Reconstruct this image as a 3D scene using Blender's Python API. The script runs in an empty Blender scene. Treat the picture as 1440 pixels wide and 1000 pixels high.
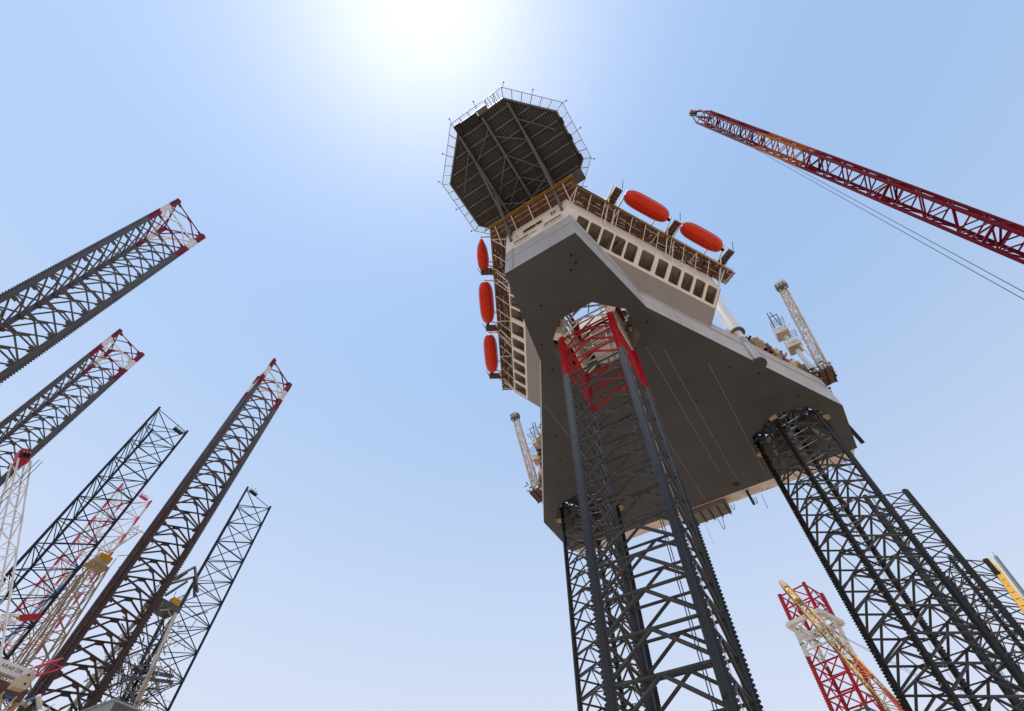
import bpy, bmesh, math, random
from mathutils import Vector, Matrix
from mathutils.geometry import delaunay_2d_cdt
random.seed(7)
R = math.radians
# ------------------------------------------------------------------ camera, sky, sun, exposure
# the photographer's eye is the origin; the yard lies 1.7 m below it, +Y runs from the bow of the rig to its stern
GZ = -1.7
scn = bpy.context.scene
cam_d = bpy.data.cameras.new('camera')
cam = bpy.data.objects.new('camera', cam_d)
scn.collection.objects.link(cam)
scn.camera = cam
cam_d.sensor_fit = 'HORIZONTAL'
cam_d.sensor_width = 36.0
cam_d.lens = 700.33 / 1440 * 36.0
cam_d.clip_start = 0.1
cam_d.clip_end = 6000
cx_ = Vector((0.84198789, 0.53943027, 0.00844855))       # image right
cy_ = Vector((-0.44170846, 0.69827784, -0.56329539))     # image down
cz_ = Vector((-0.30975802, 0.4705561, 0.8262124))        # view direction
cam.matrix_world = Matrix((
    (cx_.x, -cy_.x, -cz_.x, 0), (cx_.y, -cy_.y, -cz_.y, 0), (cx_.z, -cy_.z, -cz_.z, 0), (0, 0, 0, 1)))

SUN_EL, SUN_AZ = 81.0, -134.0      # azimuth from +Y towards +X
sd = Vector((math.sin(R(SUN_AZ)) * math.cos(R(SUN_EL)), math.cos(R(SUN_AZ)) * math.cos(R(SUN_EL)), math.sin(R(SUN_EL))))
world = bpy.data.worlds.new('World')
scn.world = world
world.use_nodes = True
wn = world.node_tree
bg = wn.nodes['Background']
sky = wn.nodes.new('ShaderNodeTexSky')
sky.sky_type = 'NISHITA'
sky.sun_disc = False
sky.sun_elevation = R(SUN_EL)
sky.sun_rotation = R(SUN_AZ)
sky.altitude = 0
sky.air_density = 1.5
sky.dust_density = 0.62
sky.ozone_density = 4.0
SKY_K = 0.139
# pale coastal haze thickening evenly towards the horizon all round
wtc = wn.nodes.new('ShaderNodeTexCoord')
wsx = wn.nodes.new('ShaderNodeSeparateXYZ')
wn.links.new(wtc.outputs['Generated'], wsx.inputs[0])
wom = wn.nodes.new('ShaderNodeMath')
wom.operation = 'SUBTRACT'
wom.use_clamp = True
wom.inputs[0].default_value = 1.0
wn.links.new(wsx.outputs['Z'], wom.inputs[1])
wpw = wn.nodes.new('ShaderNodeMath')
wpw.operation = 'POWER'
wpw.inputs[1].default_value = 1.32
wn.links.new(wom.outputs[0], wpw.inputs[0])
wml = wn.nodes.new('ShaderNodeMath')
wml.operation = 'MULTIPLY'
wml.use_clamp = True
wml.inputs[1].default_value = 1.41
wn.links.new(wpw.outputs[0], wml.inputs[0])
wmx = wn.nodes.new('ShaderNodeMix')
wmx.data_type = 'RGBA'
wmx.clamp_factor = True
wmx.inputs['B'].default_value = (0.67 / SKY_K, 0.72 / SKY_K, 0.87 / SKY_K, 1)
wn.links.new(wml.outputs[0], wmx.inputs['Factor'])
# the camera's soft response to the sky: a gentle gamma and a little more colour, the same in every direction
wk1 = wn.nodes.new('ShaderNodeVectorMath')
wk1.operation = 'SCALE'
wk1.inputs['Scale'].default_value = SKY_K
wn.links.new(sky.outputs[0], wk1.inputs[0])
wgm = wn.nodes.new('ShaderNodeGamma')
wgm.inputs['Gamma'].default_value = 0.68
wn.links.new(wk1.outputs[0], wgm.inputs['Color'])
wbw = wn.nodes.new('ShaderNodeRGBToBW')
wn.links.new(wgm.outputs[0], wbw.inputs[0])
wst = wn.nodes.new('ShaderNodeMix')
wst.data_type = 'RGBA'
wst.clamp_factor = False
wst.inputs['Factor'].default_value = 1.28
wn.links.new(wbw.outputs[0], wst.inputs['A'])
wn.links.new(wgm.outputs[0], wst.inputs['B'])
wk2 = wn.nodes.new('ShaderNodeVectorMath')
wk2.operation = 'MULTIPLY'
wk2.inputs[1].default_value = (0.965 / SKY_K, 1.0 / SKY_K, 1.01 / SKY_K)
wn.links.new(wst.outputs['Result'], wk2.inputs[0])
wn.links.new(wk2.outputs[0], wmx.inputs['A'])
wn.links.new(wmx.outputs['Result'], bg.inputs[0])
bg.inputs[1].default_value = SKY_K
sun_d = bpy.data.lights.new('sun', 'SUN')
sun_d.energy = 3.6
sun_d.angle = R(0.53)
sun_d.color = (1.0, 0.95, 0.87)
sun = bpy.data.objects.new('sun', sun_d)
scn.collection.objects.link(sun)
sun.rotation_euler = sd.to_track_quat('Z', 'Y').to_euler()
scn.view_settings.view_transform = 'Standard'
scn.view_settings.look = 'None'
scn.view_settings.gamma = 1
scn.view_settings.use_curve_mapping = False
scn.view_settings.exposure = 0.08
scn.cycles.max_bounces = 8
scn.cycles.diffuse_bounces = 5
scn.cycles.use_denoising = True

# ------------------------------------------------------------------ helpers
COL = scn.collection.objects
MATS = {}


def paint(name, col, rough=0.45, var=0.18, scale=0.35, rust=0.0, rust_or_tint=(0.13, 0.05, 0.02), metal=0.0, streak=0.0, seams=None, spec=0.28, rust_or_tint_z=None):
    """painted steel: colour with blotches of wear, optional rust or tint, vertical streaks and plate seams"""
    m = bpy.data.materials.new(name)
    m.use_nodes = True
    nt = m.node_tree
    N, L = nt.nodes, nt.links
    b = N['Principled BSDF']
    b.inputs['Roughness'].default_value = rough
    b.inputs['Metallic'].default_value = metal
    b.inputs['Specular IOR Level'].default_value = spec
    geo = N.new('ShaderNodeNewGeometry')
    pos = geo.outputs['Position']
    no = N.new('ShaderNodeTexNoise')
    no.inputs['Scale'].default_value = scale
    no.inputs['Detail'].default_value = 6
    no.inputs['Roughness'].default_value = 0.65
    L.new(pos, no.inputs['Vector'])
    mr = N.new('ShaderNodeMapRange')
    mr.inputs['From Min'].default_value = 0.3
    mr.inputs['From Max'].default_value = 0.7
    mr.inputs['To Min'].default_value = 1 - var
    mr.inputs['To Max'].default_value = 1 + var
    L.new(no.outputs['Fac'], mr.inputs['Value'])
    mul = N.new('ShaderNodeVectorMath')
    mul.operation = 'SCALE'
    mul.inputs[0].default_value = col
    L.new(mr.outputs[0], mul.inputs['Scale'])
    out = mul.outputs[0]
    if streak:
        sm = N.new('ShaderNodeMapping')
        sm.inputs['Scale'].default_value = (1.6, 1.6, 0.07)
        L.new(pos, sm.inputs['Vector'])
        n2 = N.new('ShaderNodeTexNoise')
        n2.inputs['Scale'].default_value = 1.0
        n2.inputs['Detail'].default_value = 5
        L.new(sm.outputs[0], n2.inputs['Vector'])
        r2 = N.new('ShaderNodeMapRange')
        r2.inputs['From Min'].default_value = 0.52
        r2.inputs['From Max'].default_value = 0.75
        r2.inputs['To Max'].default_value = streak
        L.new(n2.outputs['Fac'], r2.inputs['Value'])
        mx = N.new('ShaderNodeMix')
        mx.data_type = 'RGBA'
        mx.inputs['B'].default_value = (0.16, 0.1, 0.06, 1)
        L.new(r2.outputs[0], mx.inputs['Factor'])
        L.new(out, mx.inputs['A'])
        out = mx.outputs['Result']
    if rust:
        n3 = N.new('ShaderNodeTexNoise')
        n3.inputs['Scale'].default_value = scale * 2.3
        n3.inputs['Detail'].default_value = 8
        n3.inputs['Roughness'].default_value = 0.7
        L.new(pos, n3.inputs['Vector'])
        r3 = N.new('ShaderNodeMapRange')
        r3.inputs['From Min'].default_value = 0.62 - rust * 0.3
        r3.inputs['From Max'].default_value = 0.8 - rust * 0.3
        L.new(n3.outputs['Fac'], r3.inputs['Value'])
        fac = r3.outputs[0]
        if rust_or_tint_z:
            sx = N.new('ShaderNodeSeparateXYZ')
            L.new(pos, sx.inputs[0])
            rz = N.new('ShaderNodeMapRange')
            rz.inputs['From Min'].default_value = rust_or_tint_z[0]
            rz.inputs['From Max'].default_value = rust_or_tint_z[1]
            rz.inputs['To Min'].default_value = 1
            rz.inputs['To Max'].default_value = 0
            L.new(sx.outputs['Z'], rz.inputs['Value'])
            mm = N.new('ShaderNodeMath')
            mm.operation = 'MULTIPLY_ADD'
            mm.use_clamp = True
            L.new(rz.outputs[0], mm.inputs[0])
            mm.inputs[1].default_value = 0.85
            m4 = N.new('ShaderNodeMath')
            m4.operation = 'MULTIPLY'
            L.new(fac, m4.inputs[0])
            L.new(rz.outputs[0], m4.inputs[1])
            L.new(m4.outputs[0], mm.inputs[2])
            fac = mm.outputs[0]
        m3 = N.new('ShaderNodeMix')
        m3.data_type = 'RGBA'
        m3.inputs['B'].default_value = (*rust_or_tint, 1)
        L.new(fac, m3.inputs['Factor'])
        L.new(out, m3.inputs['A'])
        out = m3.outputs['Result']
    if seams:
        br = N.new('ShaderNodeTexBrick')
        br.inputs['Scale'].default_value = 1.0
        br.inputs['Brick Width'].default_value = seams[0]
        br.inputs['Row Height'].default_value = seams[1]
        br.inputs['Mortar Size'].default_value = 0.03
        br.inputs['Mortar Smooth'].default_value = 0.3
        br.inputs['Color1'].default_value = (1, 1, 1, 1)
        br.inputs['Color2'].default_value = (0.93, 0.93, 0.93, 1)
        br.inputs['Mortar'].default_value = (0.78, 0.78, 0.78, 1)
        L.new(pos, br.inputs['Vector'])
        mm = N.new('ShaderNodeMix')
        mm.data_type = 'RGBA'
        mm.blend_type = 'MULTIPLY'
        mm.inputs['Factor'].default_value = 1
        L.new(out, mm.inputs['A'])
        L.new(br.outputs['Color'], mm.inputs['B'])
        out = mm.outputs['Result']
    L.new(out, b.inputs['Base Color'])
    rr = N.new('ShaderNodeMapRange')
    rr.inputs['To Min'].default_value = max(0.05, rough - 0.12)
    rr.inputs['To Max'].default_value = min(1, rough + 0.18)
    L.new(no.outputs['Fac'], rr.inputs['Value'])
    L.new(rr.outputs[0], b.inputs['Roughness'])
    MATS[name] = m
    return m


paint('leg_grey', (0.0115, 0.0115, 0.012), 0.48, 0.35, 0.6, rust=0.30, rust_or_tint=(0.045, 0.034, 0.027), streak=0.1, spec=0.3)  # tan blotches stand in for warm light bounced off the yard
# the bow leg is paler high up and blends darker towards the bottom
paint('leg_bow', (0.13, 0.134, 0.15), 0.4, 0.18, 0.6, rust=0.1, rust_or_tint=(0.011, 0.0105, 0.011), streak=0.15, rust_or_tint_z=(32, 66))
paint('brace_grey', (0.045, 0.044, 0.045), 0.42, 0.35, 0.6, rust=0.28, rust_or_tint=(0.10, 0.078, 0.062), streak=0.1, spec=0.35)  # paler than the chords to paint in tube highlights; tan blotches mimic yard bounce
paint('leg_red', (0.38, 0.006, 0.013), 0.45, 0.22, 0.7, rust=0.1, rust_or_tint=(0.16, 0.03, 0.025), streak=0.15)
paint('leg_white', (0.74, 0.70, 0.64), 0.45, 0.1, 0.6, rust=0.1)
paint('steel_blue', (0.09, 0.091, 0.097), 0.5, 0.2, 0.25, rust=0.22, rust_or_tint=(0.06, 0.036, 0.028), streak=0.3, rust_or_tint_z=(35, 100))
paint('steel_rusty', (0.10, 0.10, 0.112), 0.5, 0.2, 0.25, rust=0.25, rust_or_tint=(0.05, 0.021, 0.014), streak=0.4, rust_or_tint_z=(62, 112))
paint('maroon', (0.17, 0.005, 0.02), 0.55, 0.25, 0.6, rust=0.14, rust_or_tint=(0.2, 0.06, 0.05), streak=0.2)
paint('cream_white', (0.70, 0.66, 0.63), 0.5, 0.14, 0.5, rust=0.2, rust_or_tint=(0.3, 0.2, 0.14), streak=0.25)
paint('navy', (0.013, 0.017, 0.03), 0.5, 0.2, 0.4)
paint('pink_red', (0.62, 0.05, 0.10), 0.5, 0.15, 0.5)
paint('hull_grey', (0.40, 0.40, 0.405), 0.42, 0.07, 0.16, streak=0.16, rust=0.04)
paint('hull_bottom', (0.063, 0.0635, 0.067), 0.5, 0.16, 0.12, rust=0.05, rust_or_tint=(0.075, 0.05, 0.038), seams=(7.0, 2.6))
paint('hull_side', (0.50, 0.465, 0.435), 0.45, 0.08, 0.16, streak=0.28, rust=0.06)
paint('hull_stern', (0.62, 0.52, 0.45), 0.6, 0.2, 0.3, rust=0.25, streak=0.4)
paint('cream', (0.74, 0.66, 0.57), 0.5, 0.07, 0.3, streak=0.12)
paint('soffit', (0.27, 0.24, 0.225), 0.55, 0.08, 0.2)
paint('white', (0.8, 0.79, 0.77), 0.4, 0.06, 0.5, streak=0.12)
paint('off_white', (0.62, 0.58, 0.52), 0.5, 0.15, 0.8, rust=0.15)
paint('deck_brown', (0.125, 0.066, 0.053), 0.7, 0.3, 0.9, rust=0.2)
paint('dark', (0.015, 0.0145, 0.015), 0.6, 0.3, 1.0)
paint('heli_deck', (0.045, 0.041, 0.040), 0.6, 0.2, 0.5)
paint('heli_plank', (0.082, 0.075, 0.074), 0.5, 0.2, 0.5)
paint('heli_beam', (0.105, 0.10, 0.10), 0.5, 0.2, 0.5)
paint('galv', (0.34, 0.35, 0.37), 0.45, 0.15, 0.8)
paint('yellow', (0.60, 0.30, 0.004), 0.45, 0.15, 0.8, rust=0.1)
paint('yellow_dark', (0.30, 0.16, 0.018), 0.5, 0.25, 0.8, rust=0.35)
paint('lifeboat_red', (0.60, 0.026, 0.003), 0.22, 0.06, 0.4)
paint('boom_red', (0.15, 0.004, 0.013), 0.6, 0.15, 0.5, spec=0.08)
paint('boom_orange', (0.36, 0.085, 0.008), 0.6, 0.15, 0.5, spec=0.08)
paint('tan', (0.44, 0.32, 0.21), 0.55, 0.25, 0.7, rust=0.3, rust_or_tint=(0.2, 0.09, 0.04))
paint('tan_pale', (0.50, 0.40, 0.29), 0.5, 0.12, 0.6)
paint('grey_steel', (0.09, 0.093, 0.10), 0.5, 0.3, 0.6, rust=0.15)
paint('rope', (0.13, 0.12, 0.12), 0.7, 0.1, 1.0)
paint('pale_line', (0.42, 0.36, 0.32), 0.7, 0.1, 1.0)
paint('blue', (0.03, 0.14, 0.42), 0.4, 0.15, 0.5)
paint('interior', (0.19, 0.16, 0.14), 0.7, 0.25, 0.5)
paint('glass', (0.02, 0.022, 0.025), 0.12, 0.1, 0.5)
paint('text_dark', (0.05, 0.05, 0.07), 0.6, 0.05, 1)
paint('yard', (0.43, 0.345, 0.26), 0.85, 0.22, 0.03)


class MB:
    def __init__(s):
        s.v, s.f, s.m = [], [], []

    def add(s, vs, fs, mi=0):
        o = len(s.v)
        s.v += [tuple(p) for p in vs]
        s.f += [tuple(i + o for i in f) for f in fs]
        s.m += [mi] * len(fs)

    def box(s, x0, x1, y0, y1, z0, z1, mi=0):
        s.add([(x0, y0, z0), (x1, y0, z0), (x1, y1, z0), (x0, y1, z0), (x0, y0, z1), (x1, y0, z1), (x1, y1, z1), (x0, y1, z1)],
              [(0, 3, 2, 1), (4, 5, 6, 7), (0, 1, 5, 4), (1, 2, 6, 5), (2, 3, 7, 6), (3, 0, 4, 7)], mi)

    def bar(s, a, b, w, h, up=(0, 0, 1), mi=0):
        a, b = Vector(a), Vector(b)
        d = (b - a).normalized()
        u = Vector(up)
        x = d.cross(u)
        if x.length < 1e-4:
            x = d.cross(Vector((1, 0, 0)))
        x.normalize()
        y = x.cross(d)
        p = []
        for c in (a, b):
            for sx, sy in ((-1, -1), (1, -1), (1, 1), (-1, 1)):
                p.append(c + x * (sx * w / 2) + y * (sy * h / 2))
        s.add(p, [(3, 2, 1, 0), (4, 5, 6, 7), (0, 1, 5, 4), (1, 2, 6, 5), (2, 3, 7, 6), (3, 0, 4, 7)], mi)

    def tube(s, a, b, r, r2=None, n=10, mi=0):
        a, b = Vector(a), Vector(b)
        r2 = r if r2 is None else r2
        d = (b - a).normalized()
        x = d.orthogonal().normalized()
        y = d.cross(x)
        p = []
        for c, q in ((a, r), (b, r2)):
            for k in range(n):
                t = 2 * math.pi * k / n
                p.append(c + x * (q * math.cos(t)) + y * (q * math.sin(t)))
        s.add(p, [(k, (k + 1) % n, n + (k + 1) % n, n + k) for k in range(n)] + [tuple(range(n - 1, -1, -1)), tuple(range(n, 2 * n))], mi)

    def path(s, pts, r, n=6, mi=0):
        for a, b in zip(pts, pts[1:]):
            s.tube(a, b, r, n=n, mi=mi)

    def prism(s, poly, z0, z1, mi=0, bottom=None):
        n = len(poly)
        s.add([(x, y, z0) for x, y in poly] + [(x, y, z1) for x, y in poly],
              [tuple(range(n - 1, -1, -1)), tuple(range(n, 2 * n))] + [(k, (k + 1) % n, n + (k + 1) % n, n + k) for k in range(n)], mi)
        if bottom is not None:
            s.m[-(n + 2)] = bottom

    def build(s, name, mats, parent=None, smooth=False, kind=None):
        if isinstance(mats, str):
            mats = [mats]
        off = world_loc(parent)
        me = bpy.data.meshes.new(name)
        me.from_pydata([(x - off.x, y - off.y, z - off.z) for x, y, z in s.v], [], s.f)
        for k in mats:
            me.materials.append(MATS[k])
        if len(mats) > 1:
            me.polygons.foreach_set('material_index', s.m)
        if smooth:
            me.polygons.foreach_set('use_smooth', [True] * len(s.f))
        me.update()
        o = bpy.data.objects.new(name, me)
        COL.link(o)
        if parent:
            o.parent = parent
        if kind:
            o['kind'] = kind
        return o


WL = {}


def world_loc(o):
    p = Vector((0, 0, 0))
    while o:
        p += o.location
        o = o.parent
    return p


def empty(name, loc, label, cat, group=None):
    o = bpy.data.objects.new(name, None)
    o.empty_display_size = 0.5
    COL.link(o)
    o.location = loc
    return tag(o, label, cat, group)


def tag(o, label, cat, group=None):
    o['label'] = label
    o['category'] = cat
    if group:
        o['group'] = group
    return o


UNIT = {}


def unit_cyl(mat, n):
    k = (mat, n)
    if k not in UNIT:
        me = bpy.data.meshes.new('tube_' + mat)
        p, f = [], []
        for z in (-0.5, 0.5):
            for i in range(n):
                t = 2 * math.pi * (i + 0.5) / n
                p.append((math.cos(t), math.sin(t), z))
        f = [(i, (i + 1) % n, n + (i + 1) % n, n + i) for i in range(n)] + [tuple(range(n - 1, -1, -1)), tuple(range(n, 2 * n))]
        me.from_pydata(p, [], f)
        me.materials.append(MATS[mat])
        me.polygons.foreach_set('use_smooth', [True] * n + [False, False])
        UNIT[k] = me
    return UNIT[k]


def rod(name, a, b, r, mat, parent, n=8):
    a, b = Vector(a), Vector(b)
    o = bpy.data.objects.new(name, unit_cyl(mat, n))
    COL.link(o)
    d = b - a
    o.parent = parent
    o.location = (a + b) / 2 - world_loc(parent)
    o.rotation_mode = 'QUATERNION'
    o.rotation_quaternion = d.to_track_quat('Z', 'Y')
    o.scale = (r, r, d.length)
    return o


UBOX = {}


def beam(name, a, b, w, h, mat, parent, up=(0, 0, 1)):
    """a rectangular member sharing one unit box per material"""
    if mat not in UBOX:
        mb = MB()
        mb.box(-.5, .5, -.5, .5, -.5, .5)
        me = bpy.data.meshes.new('bar_' + mat)
        me.from_pydata(mb.v, [], mb.f)
        me.materials.append(MATS[mat])
        UBOX[mat] = me
    a, b = Vector(a), Vector(b)
    d = (b - a)
    z = d.normalized()
    x = z.cross(Vector(up))
    if x.length < 1e-4:
        x = z.cross(Vector((1, 0, 0)))
    x.normalize()
    y = z.cross(x)
    o = bpy.data.objects.new(name, UBOX[mat])
    COL.link(o)
    o.parent = parent
    o.location = (a + b) / 2 - world_loc(parent)
    o.rotation_mode = 'QUATERNION'
    o.rotation_quaternion = Matrix((x, y, z)).transposed().to_quaternion()
    o.scale = (w, h, d.length)
    return o


# ------------------------------------------------------------------ setting
g = MB()
n = 40
S = 2600
g.add([(-S, -S, GZ), (S, -S, GZ), (S, S, GZ), (-S, S, GZ)], [(0, 1, 2, 3)])
ground = g.build('ground', 'yard')
ground['kind'] = 'structure'

# ------------------------------------------------------------------ jack-up rig in the centre
CX = -13.65
HB, HT = 74.0, 82.4
rig = empty('jack_up_rig', (CX, 62, HB), 'huge grey triangular offshore rig raised high on three lattice legs, red lifeboats along its sides', 'oil rig')


def mir(p):
    return (2 * CX - p[0],) + tuple(p[1:])


def ngon(c, r, k, rot):
    return [(c[0] + r * math.cos(rot + 2 * math.pi * i / k), c[1] + r * math.sin(rot + 2 * math.pi * i / k)) for i in range(k)]


HULL = [(-7.2, 28.05), (-3.28, 46.0), (19.55, 85.7), (19.55, 99.1), (-46.85, 99.1), (-46.85, 85.7), (-24.02, 46.0), (-20.1, 28.05)]
BOWC, STBC, PORC = (-13.75, 48.3), (9.25, 89.2), (2 * CX - 9.25, 89.2)
WELLS = [ngon((-13.75, 47.4), 7.9, 8, R(22.5)), ngon((9.25, 88.9), 8.0, 8, R(22.5 + 10)), ngon((2 * CX - 9.25, 88.9), 8.0, 8, R(22.5 - 10))]


def fill(outer, holes):
    """triangulated plate with holes"""
    pts, edges = [], []
    for loop in [outer] + holes:
        o = len(pts)
        pts += [Vector(p) for p in loop]
        edges += [(o + i, o + (i + 1) % len(loop)) for i in range(len(loop))]
    v, e, f, *_ = delaunay_2d_cdt(pts, edges, [], 0, 1e-5)

    def inside(p, poly):
        c = False
        j = len(poly) - 1
        for i in range(len(poly)):
            if (poly[i][1] > p[1]) != (poly[j][1] > p[1]) and p[0] < (poly[j][0] - poly[i][0]) * (p[1] - poly[i][1]) / (poly[j][1] - poly[i][1]) + poly[i][0]:
                c = not c
            j = i
        return c
    keep = []
    for t in f:
        c = sum((v[i] for i in t), Vector((0, 0))) / len(t)
        if inside(c, outer) and not any(inside(c, h) for h in holes):
            keep.append(tuple(t))
    return [(p.x, p.y) for p in v], keep


hm = MB()
v2, tri = fill(HULL, WELLS)


def up(t):
    a, b, c = (Vector(v2[i]) for i in t[:3])
    return (b - a).cross(c - a) > 0


dn = [t[::-1] if up(t) else t for t in tri]
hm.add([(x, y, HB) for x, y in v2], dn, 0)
hm.add([(x, y, HT) for x, y in v2], [t[::-1] for t in dn], 1)
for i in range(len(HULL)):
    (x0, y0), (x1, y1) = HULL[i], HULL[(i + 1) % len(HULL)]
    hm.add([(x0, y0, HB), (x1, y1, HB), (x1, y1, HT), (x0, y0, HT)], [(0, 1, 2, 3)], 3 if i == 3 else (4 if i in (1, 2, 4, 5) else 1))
for w in WELLS:
    for i in range(8):
        (x0, y0), (x1, y1) = w[i], w[(i + 1) % 8]
        hm.add([(x0, y0, HB), (x1, y1, HB), (x1, y1, HT), (x0, y0, HT)], [(3, 2, 1, 0)], 2)
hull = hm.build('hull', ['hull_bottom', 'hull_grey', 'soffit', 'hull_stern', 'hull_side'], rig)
# raked stern apron behind the flat bottom
m = MB()
m.add([(-46.3, 99.1, 74.02), (19.0, 99.1, 74.02), (19.0, 105.6, 76.6), (-46.3, 105.6, 76.6), (-46.3, 99.1, 76.4), (19.0, 99.1, 76.4), (19.0, 105.6, 77.4), (-46.3, 105.6, 77.4)],
      [(0, 3, 2, 1), (4, 5, 6, 7), (0, 1, 5, 4), (1, 2, 6, 5), (2, 3, 7, 6), (3, 0, 4, 7)])
m.build('stern_apron', 'hull_stern', rig)
# fender strakes along the bow and the sides
m = MB()
m.box(-20.15, -7.15, 27.95, 28.048, 78.75, 78.95)
m.bar((-18.62, 27.93, 74.6), (-18.62, 27.93, 82.3), 0.16, 0.16, up=(0, 1, 0))
m.build('bow_strake', 'hull_grey', hull)
for a, b in (((-7.13, 28.2), (-3.2, 45.98)), ((-3.2, 46.0), (19.63, 85.68))):
    for mm_ in (lambda p: p, mir):
        p, q = mm_((*a, 79.3)), mm_((*b, 79.3))
        beam('side_strake', p, q, 0.14, 0.2, 'hull_grey', hull)
# drain plugs, thin cables slung under the bottom
for x, y in [(-9.5, 32.5), (-10.8, 33.2), (-9.5, 31.0), (-4.4, 48.7), (-23.2, 48.8), (-30.9, 63.6), (4.35, 65.4), (8.4, 69.7), (13.1, 78.9), (-0.4, 98.2), (-18.2, 36.2), (-22.0, 43.0), (-33.5, 70.0), (-38.0, 76.5), (-3.5, 70.0), (-26.0, 84.0)]:
    m = MB()
    m.tube((x, y, 73.96), (x, y, 74.05), 0.24, n=10)
    m.build('drain_plug', 'dark', hull)
m = MB()
m.box(-5.5, -4.1, 96.1, 97.2, 73.94, 74.1)
m.build('sea_chest', 'dark', hull)
for a, b in (((-6.65, 53.3), (-6.65, 91.0)), ((-4.2, 55.6), (-4.2, 96.0)), ((1.42, 62.4), (1.42, 98.2)), ((-12.3, 62), (-12.3, 98.9)), ((-28.6, 54.9), (-28.6, 72.0))):
    rod('slung_cable', (*a, 73.93), (*b, 73.93), 0.03, 'pale_line', hull, 6)
# hull bump and the tall caisson beside the house
m = MB()
c = Vector((9.0, 67.75))
m.tube((c.x, c.y, 73.985), (c.x, c.y, 74.4), 1.45, n=20)
m.tube((c.x, c.y, 74.4), (c.x, c.y, 82.3), 1.3, 0.85, n=20, mi=1)
m.build('caisson_guide', ['hull_bottom', 'hull_grey'], rig)
m = MB()
m.tube((c.x, c.y, 82.3), (c.x, c.y, 84.6), 0.8, n=20)
m.tube((c.x, c.y, 84.6), (c.x, c.y, 84.9), 1.5, n=20, mi=1)
m.tube((c.x, c.y, 84.9), (c.x, c.y, 101), 1.3, n=20)
m.build('caisson', ['white', 'grey_steel'], rig)
# stern gear hanging in the light
m = MB()
m.box(-17.6, -8.6, 100.2, 104.4, 73.3, 75.6)
sp = m.build('stern_platform', 'interior', rig)
for x in (-16.5, -14.6, -12.7, -10.8, -9.0):
    beam('floor_beam', (x, 100.1, 73.18), (x, 104.7, 73.18), 0.25, 0.24, 'dark', sp)
m = MB()
m.tube((-3.6, 100, 74.0), (-3.6, 104.6, 73.6), 0.3, n=8)
m.build('overboard_pipe', 'dark', rig)
for x0, x1, y, z, d in ((-12.2, -11.0, 104.8, 75.5, 5.2), (-8.3, -7.6, 104.6, 75.5, 1.6), (-3.2, -2.6, 104.9, 75.5, 1.8)):
    m = MB()
    pts = [(x0 + (x1 - x0) * t, y, z - d * math.sin(math.pi * t) ** 0.6) for t in [k / 14 for k in range(15)]]
    m.path(pts, 0.07)
    m.build('hose_loop', 'rope', rig)
rod('trailing_line', (-1.2, 104.8, 75.5), (-1.4, 106.2, 72.6), 0.06, 'rope', rig, 6)
rod('trailing_line', (-15.2, 104.6, 74.5), (-15.0, 105.5, 68.0), 0.025, 'rope', rig, 6)
# leg guides and jacking bits round each well
for ci, (c, rot) in enumerate(((BOWC, 0), (STBC, R(31)), (PORC, -R(31)))):
    for k in range(4):
        t = rot + R(45 + 90 * k)
        p = Vector((c[0] + 6.85 * math.cos(t), c[1] + 6.85 * math.sin(t)))
        dx = Vector((math.cos(t), math.sin(t)))
        m = MB()
        for z in (74.3, 75.3, 76.3):
            m.bar((*(p - dx * 0.1), z), (*(p + dx * 1.25), z), 1.5, 0.35)
        m.bar((*(p + dx * 0.95), 74.15), (*(p + dx * 0.95), 82.2), 1.5, 0.5, up=(dx.x, dx.y, 0))
        m.build('leg_guide', 'tan' if ci else 'cream', rig)
    m = MB()
    for k in range(70):
        t = random.random() * 2 * math.pi
        rr = random.uniform(6.6, 7.4)
        z = random.uniform(75.5, 82)
        p = Vector((c[0] + rr * math.cos(t), c[1] + rr * math.sin(t), z))
        if random.random() < 0.5:
            m.box(p.x - .3, p.x + .3, p.y - .3, p.y + .3, z - .2, z + .4, random.randrange(3))
        else:
            q = p + Vector((random.uniform(-1, 1), random.uniform(-1, 1), random.uniform(-1.5, 1.5)))
            m.tube(p, q, 0.09, n=5, mi=random.randrange(3))
    m.build('jacking_pipework', ['grey_steel', 'off_white', 'dark'], rig, kind='stuff')
    if ci == 0:
        for k, (a, b) in enumerate((((-22.0, 57.2), (-5.5, 57.2)), ((-23.0, 44.0), (-22.2, 56.6)), ((-5.3, 44.0), (-5.1, 56.6)))):
            m = MB()
            m.bar((*a, 90.4), (*b, 90.4), 0.5, 15.6)
            w = m.build('jack_house', 'cream', rig)
            for q in range(5):
                t = (q + 0.5) / 5
                x, y = a[0] + (b[0] - a[0]) * t, a[1] + (b[1] - a[1]) * t
                beam('wall_stiffener', (x, y - (0.4 if k == 0 else 0), 83), (x, y - (0.4 if k == 0 else 0), 98), 0.3, 0.9 if k else 0.3, 'cream', w, up=(1, 0, 0))
            for z in (85, 88, 91, 94):
                dy = Vector((0, -0.45)) if k == 0 else Vector((0.45 if k == 1 else -0.45, 0))
                beam('wall_stringer', (a[0] + dy.x, a[1] + dy.y, z), (b[0] + dy.x, b[1] + dy.y, z), 0.25, 0.4, 'tan', w)
        m = MB()
        m.box(-23.2, -4.9, 37.6, 51.6, 98.3, 98.7)
        m.build('added_sun_cover', 'cream', rig)  # unseen roof added to keep sun off the bow leg, open aft
    # jack house over the aft wells keeps them dim
    if ci:
        m = MB()
        o = [(c[0] + 9.5 * math.cos(rot + R(45 + 90 * k)), c[1] + 9.5 * math.sin(rot + R(45 + 90 * k))) for k in range(4)]
        for k in range(4):
            a, b = o[k], o[(k + 1) % 4]
            m.bar((*a, 86.4), (*b, 86.4), 0.6, 8.0)
        m.build('jack_house', 'grey_steel', rig)

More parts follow.
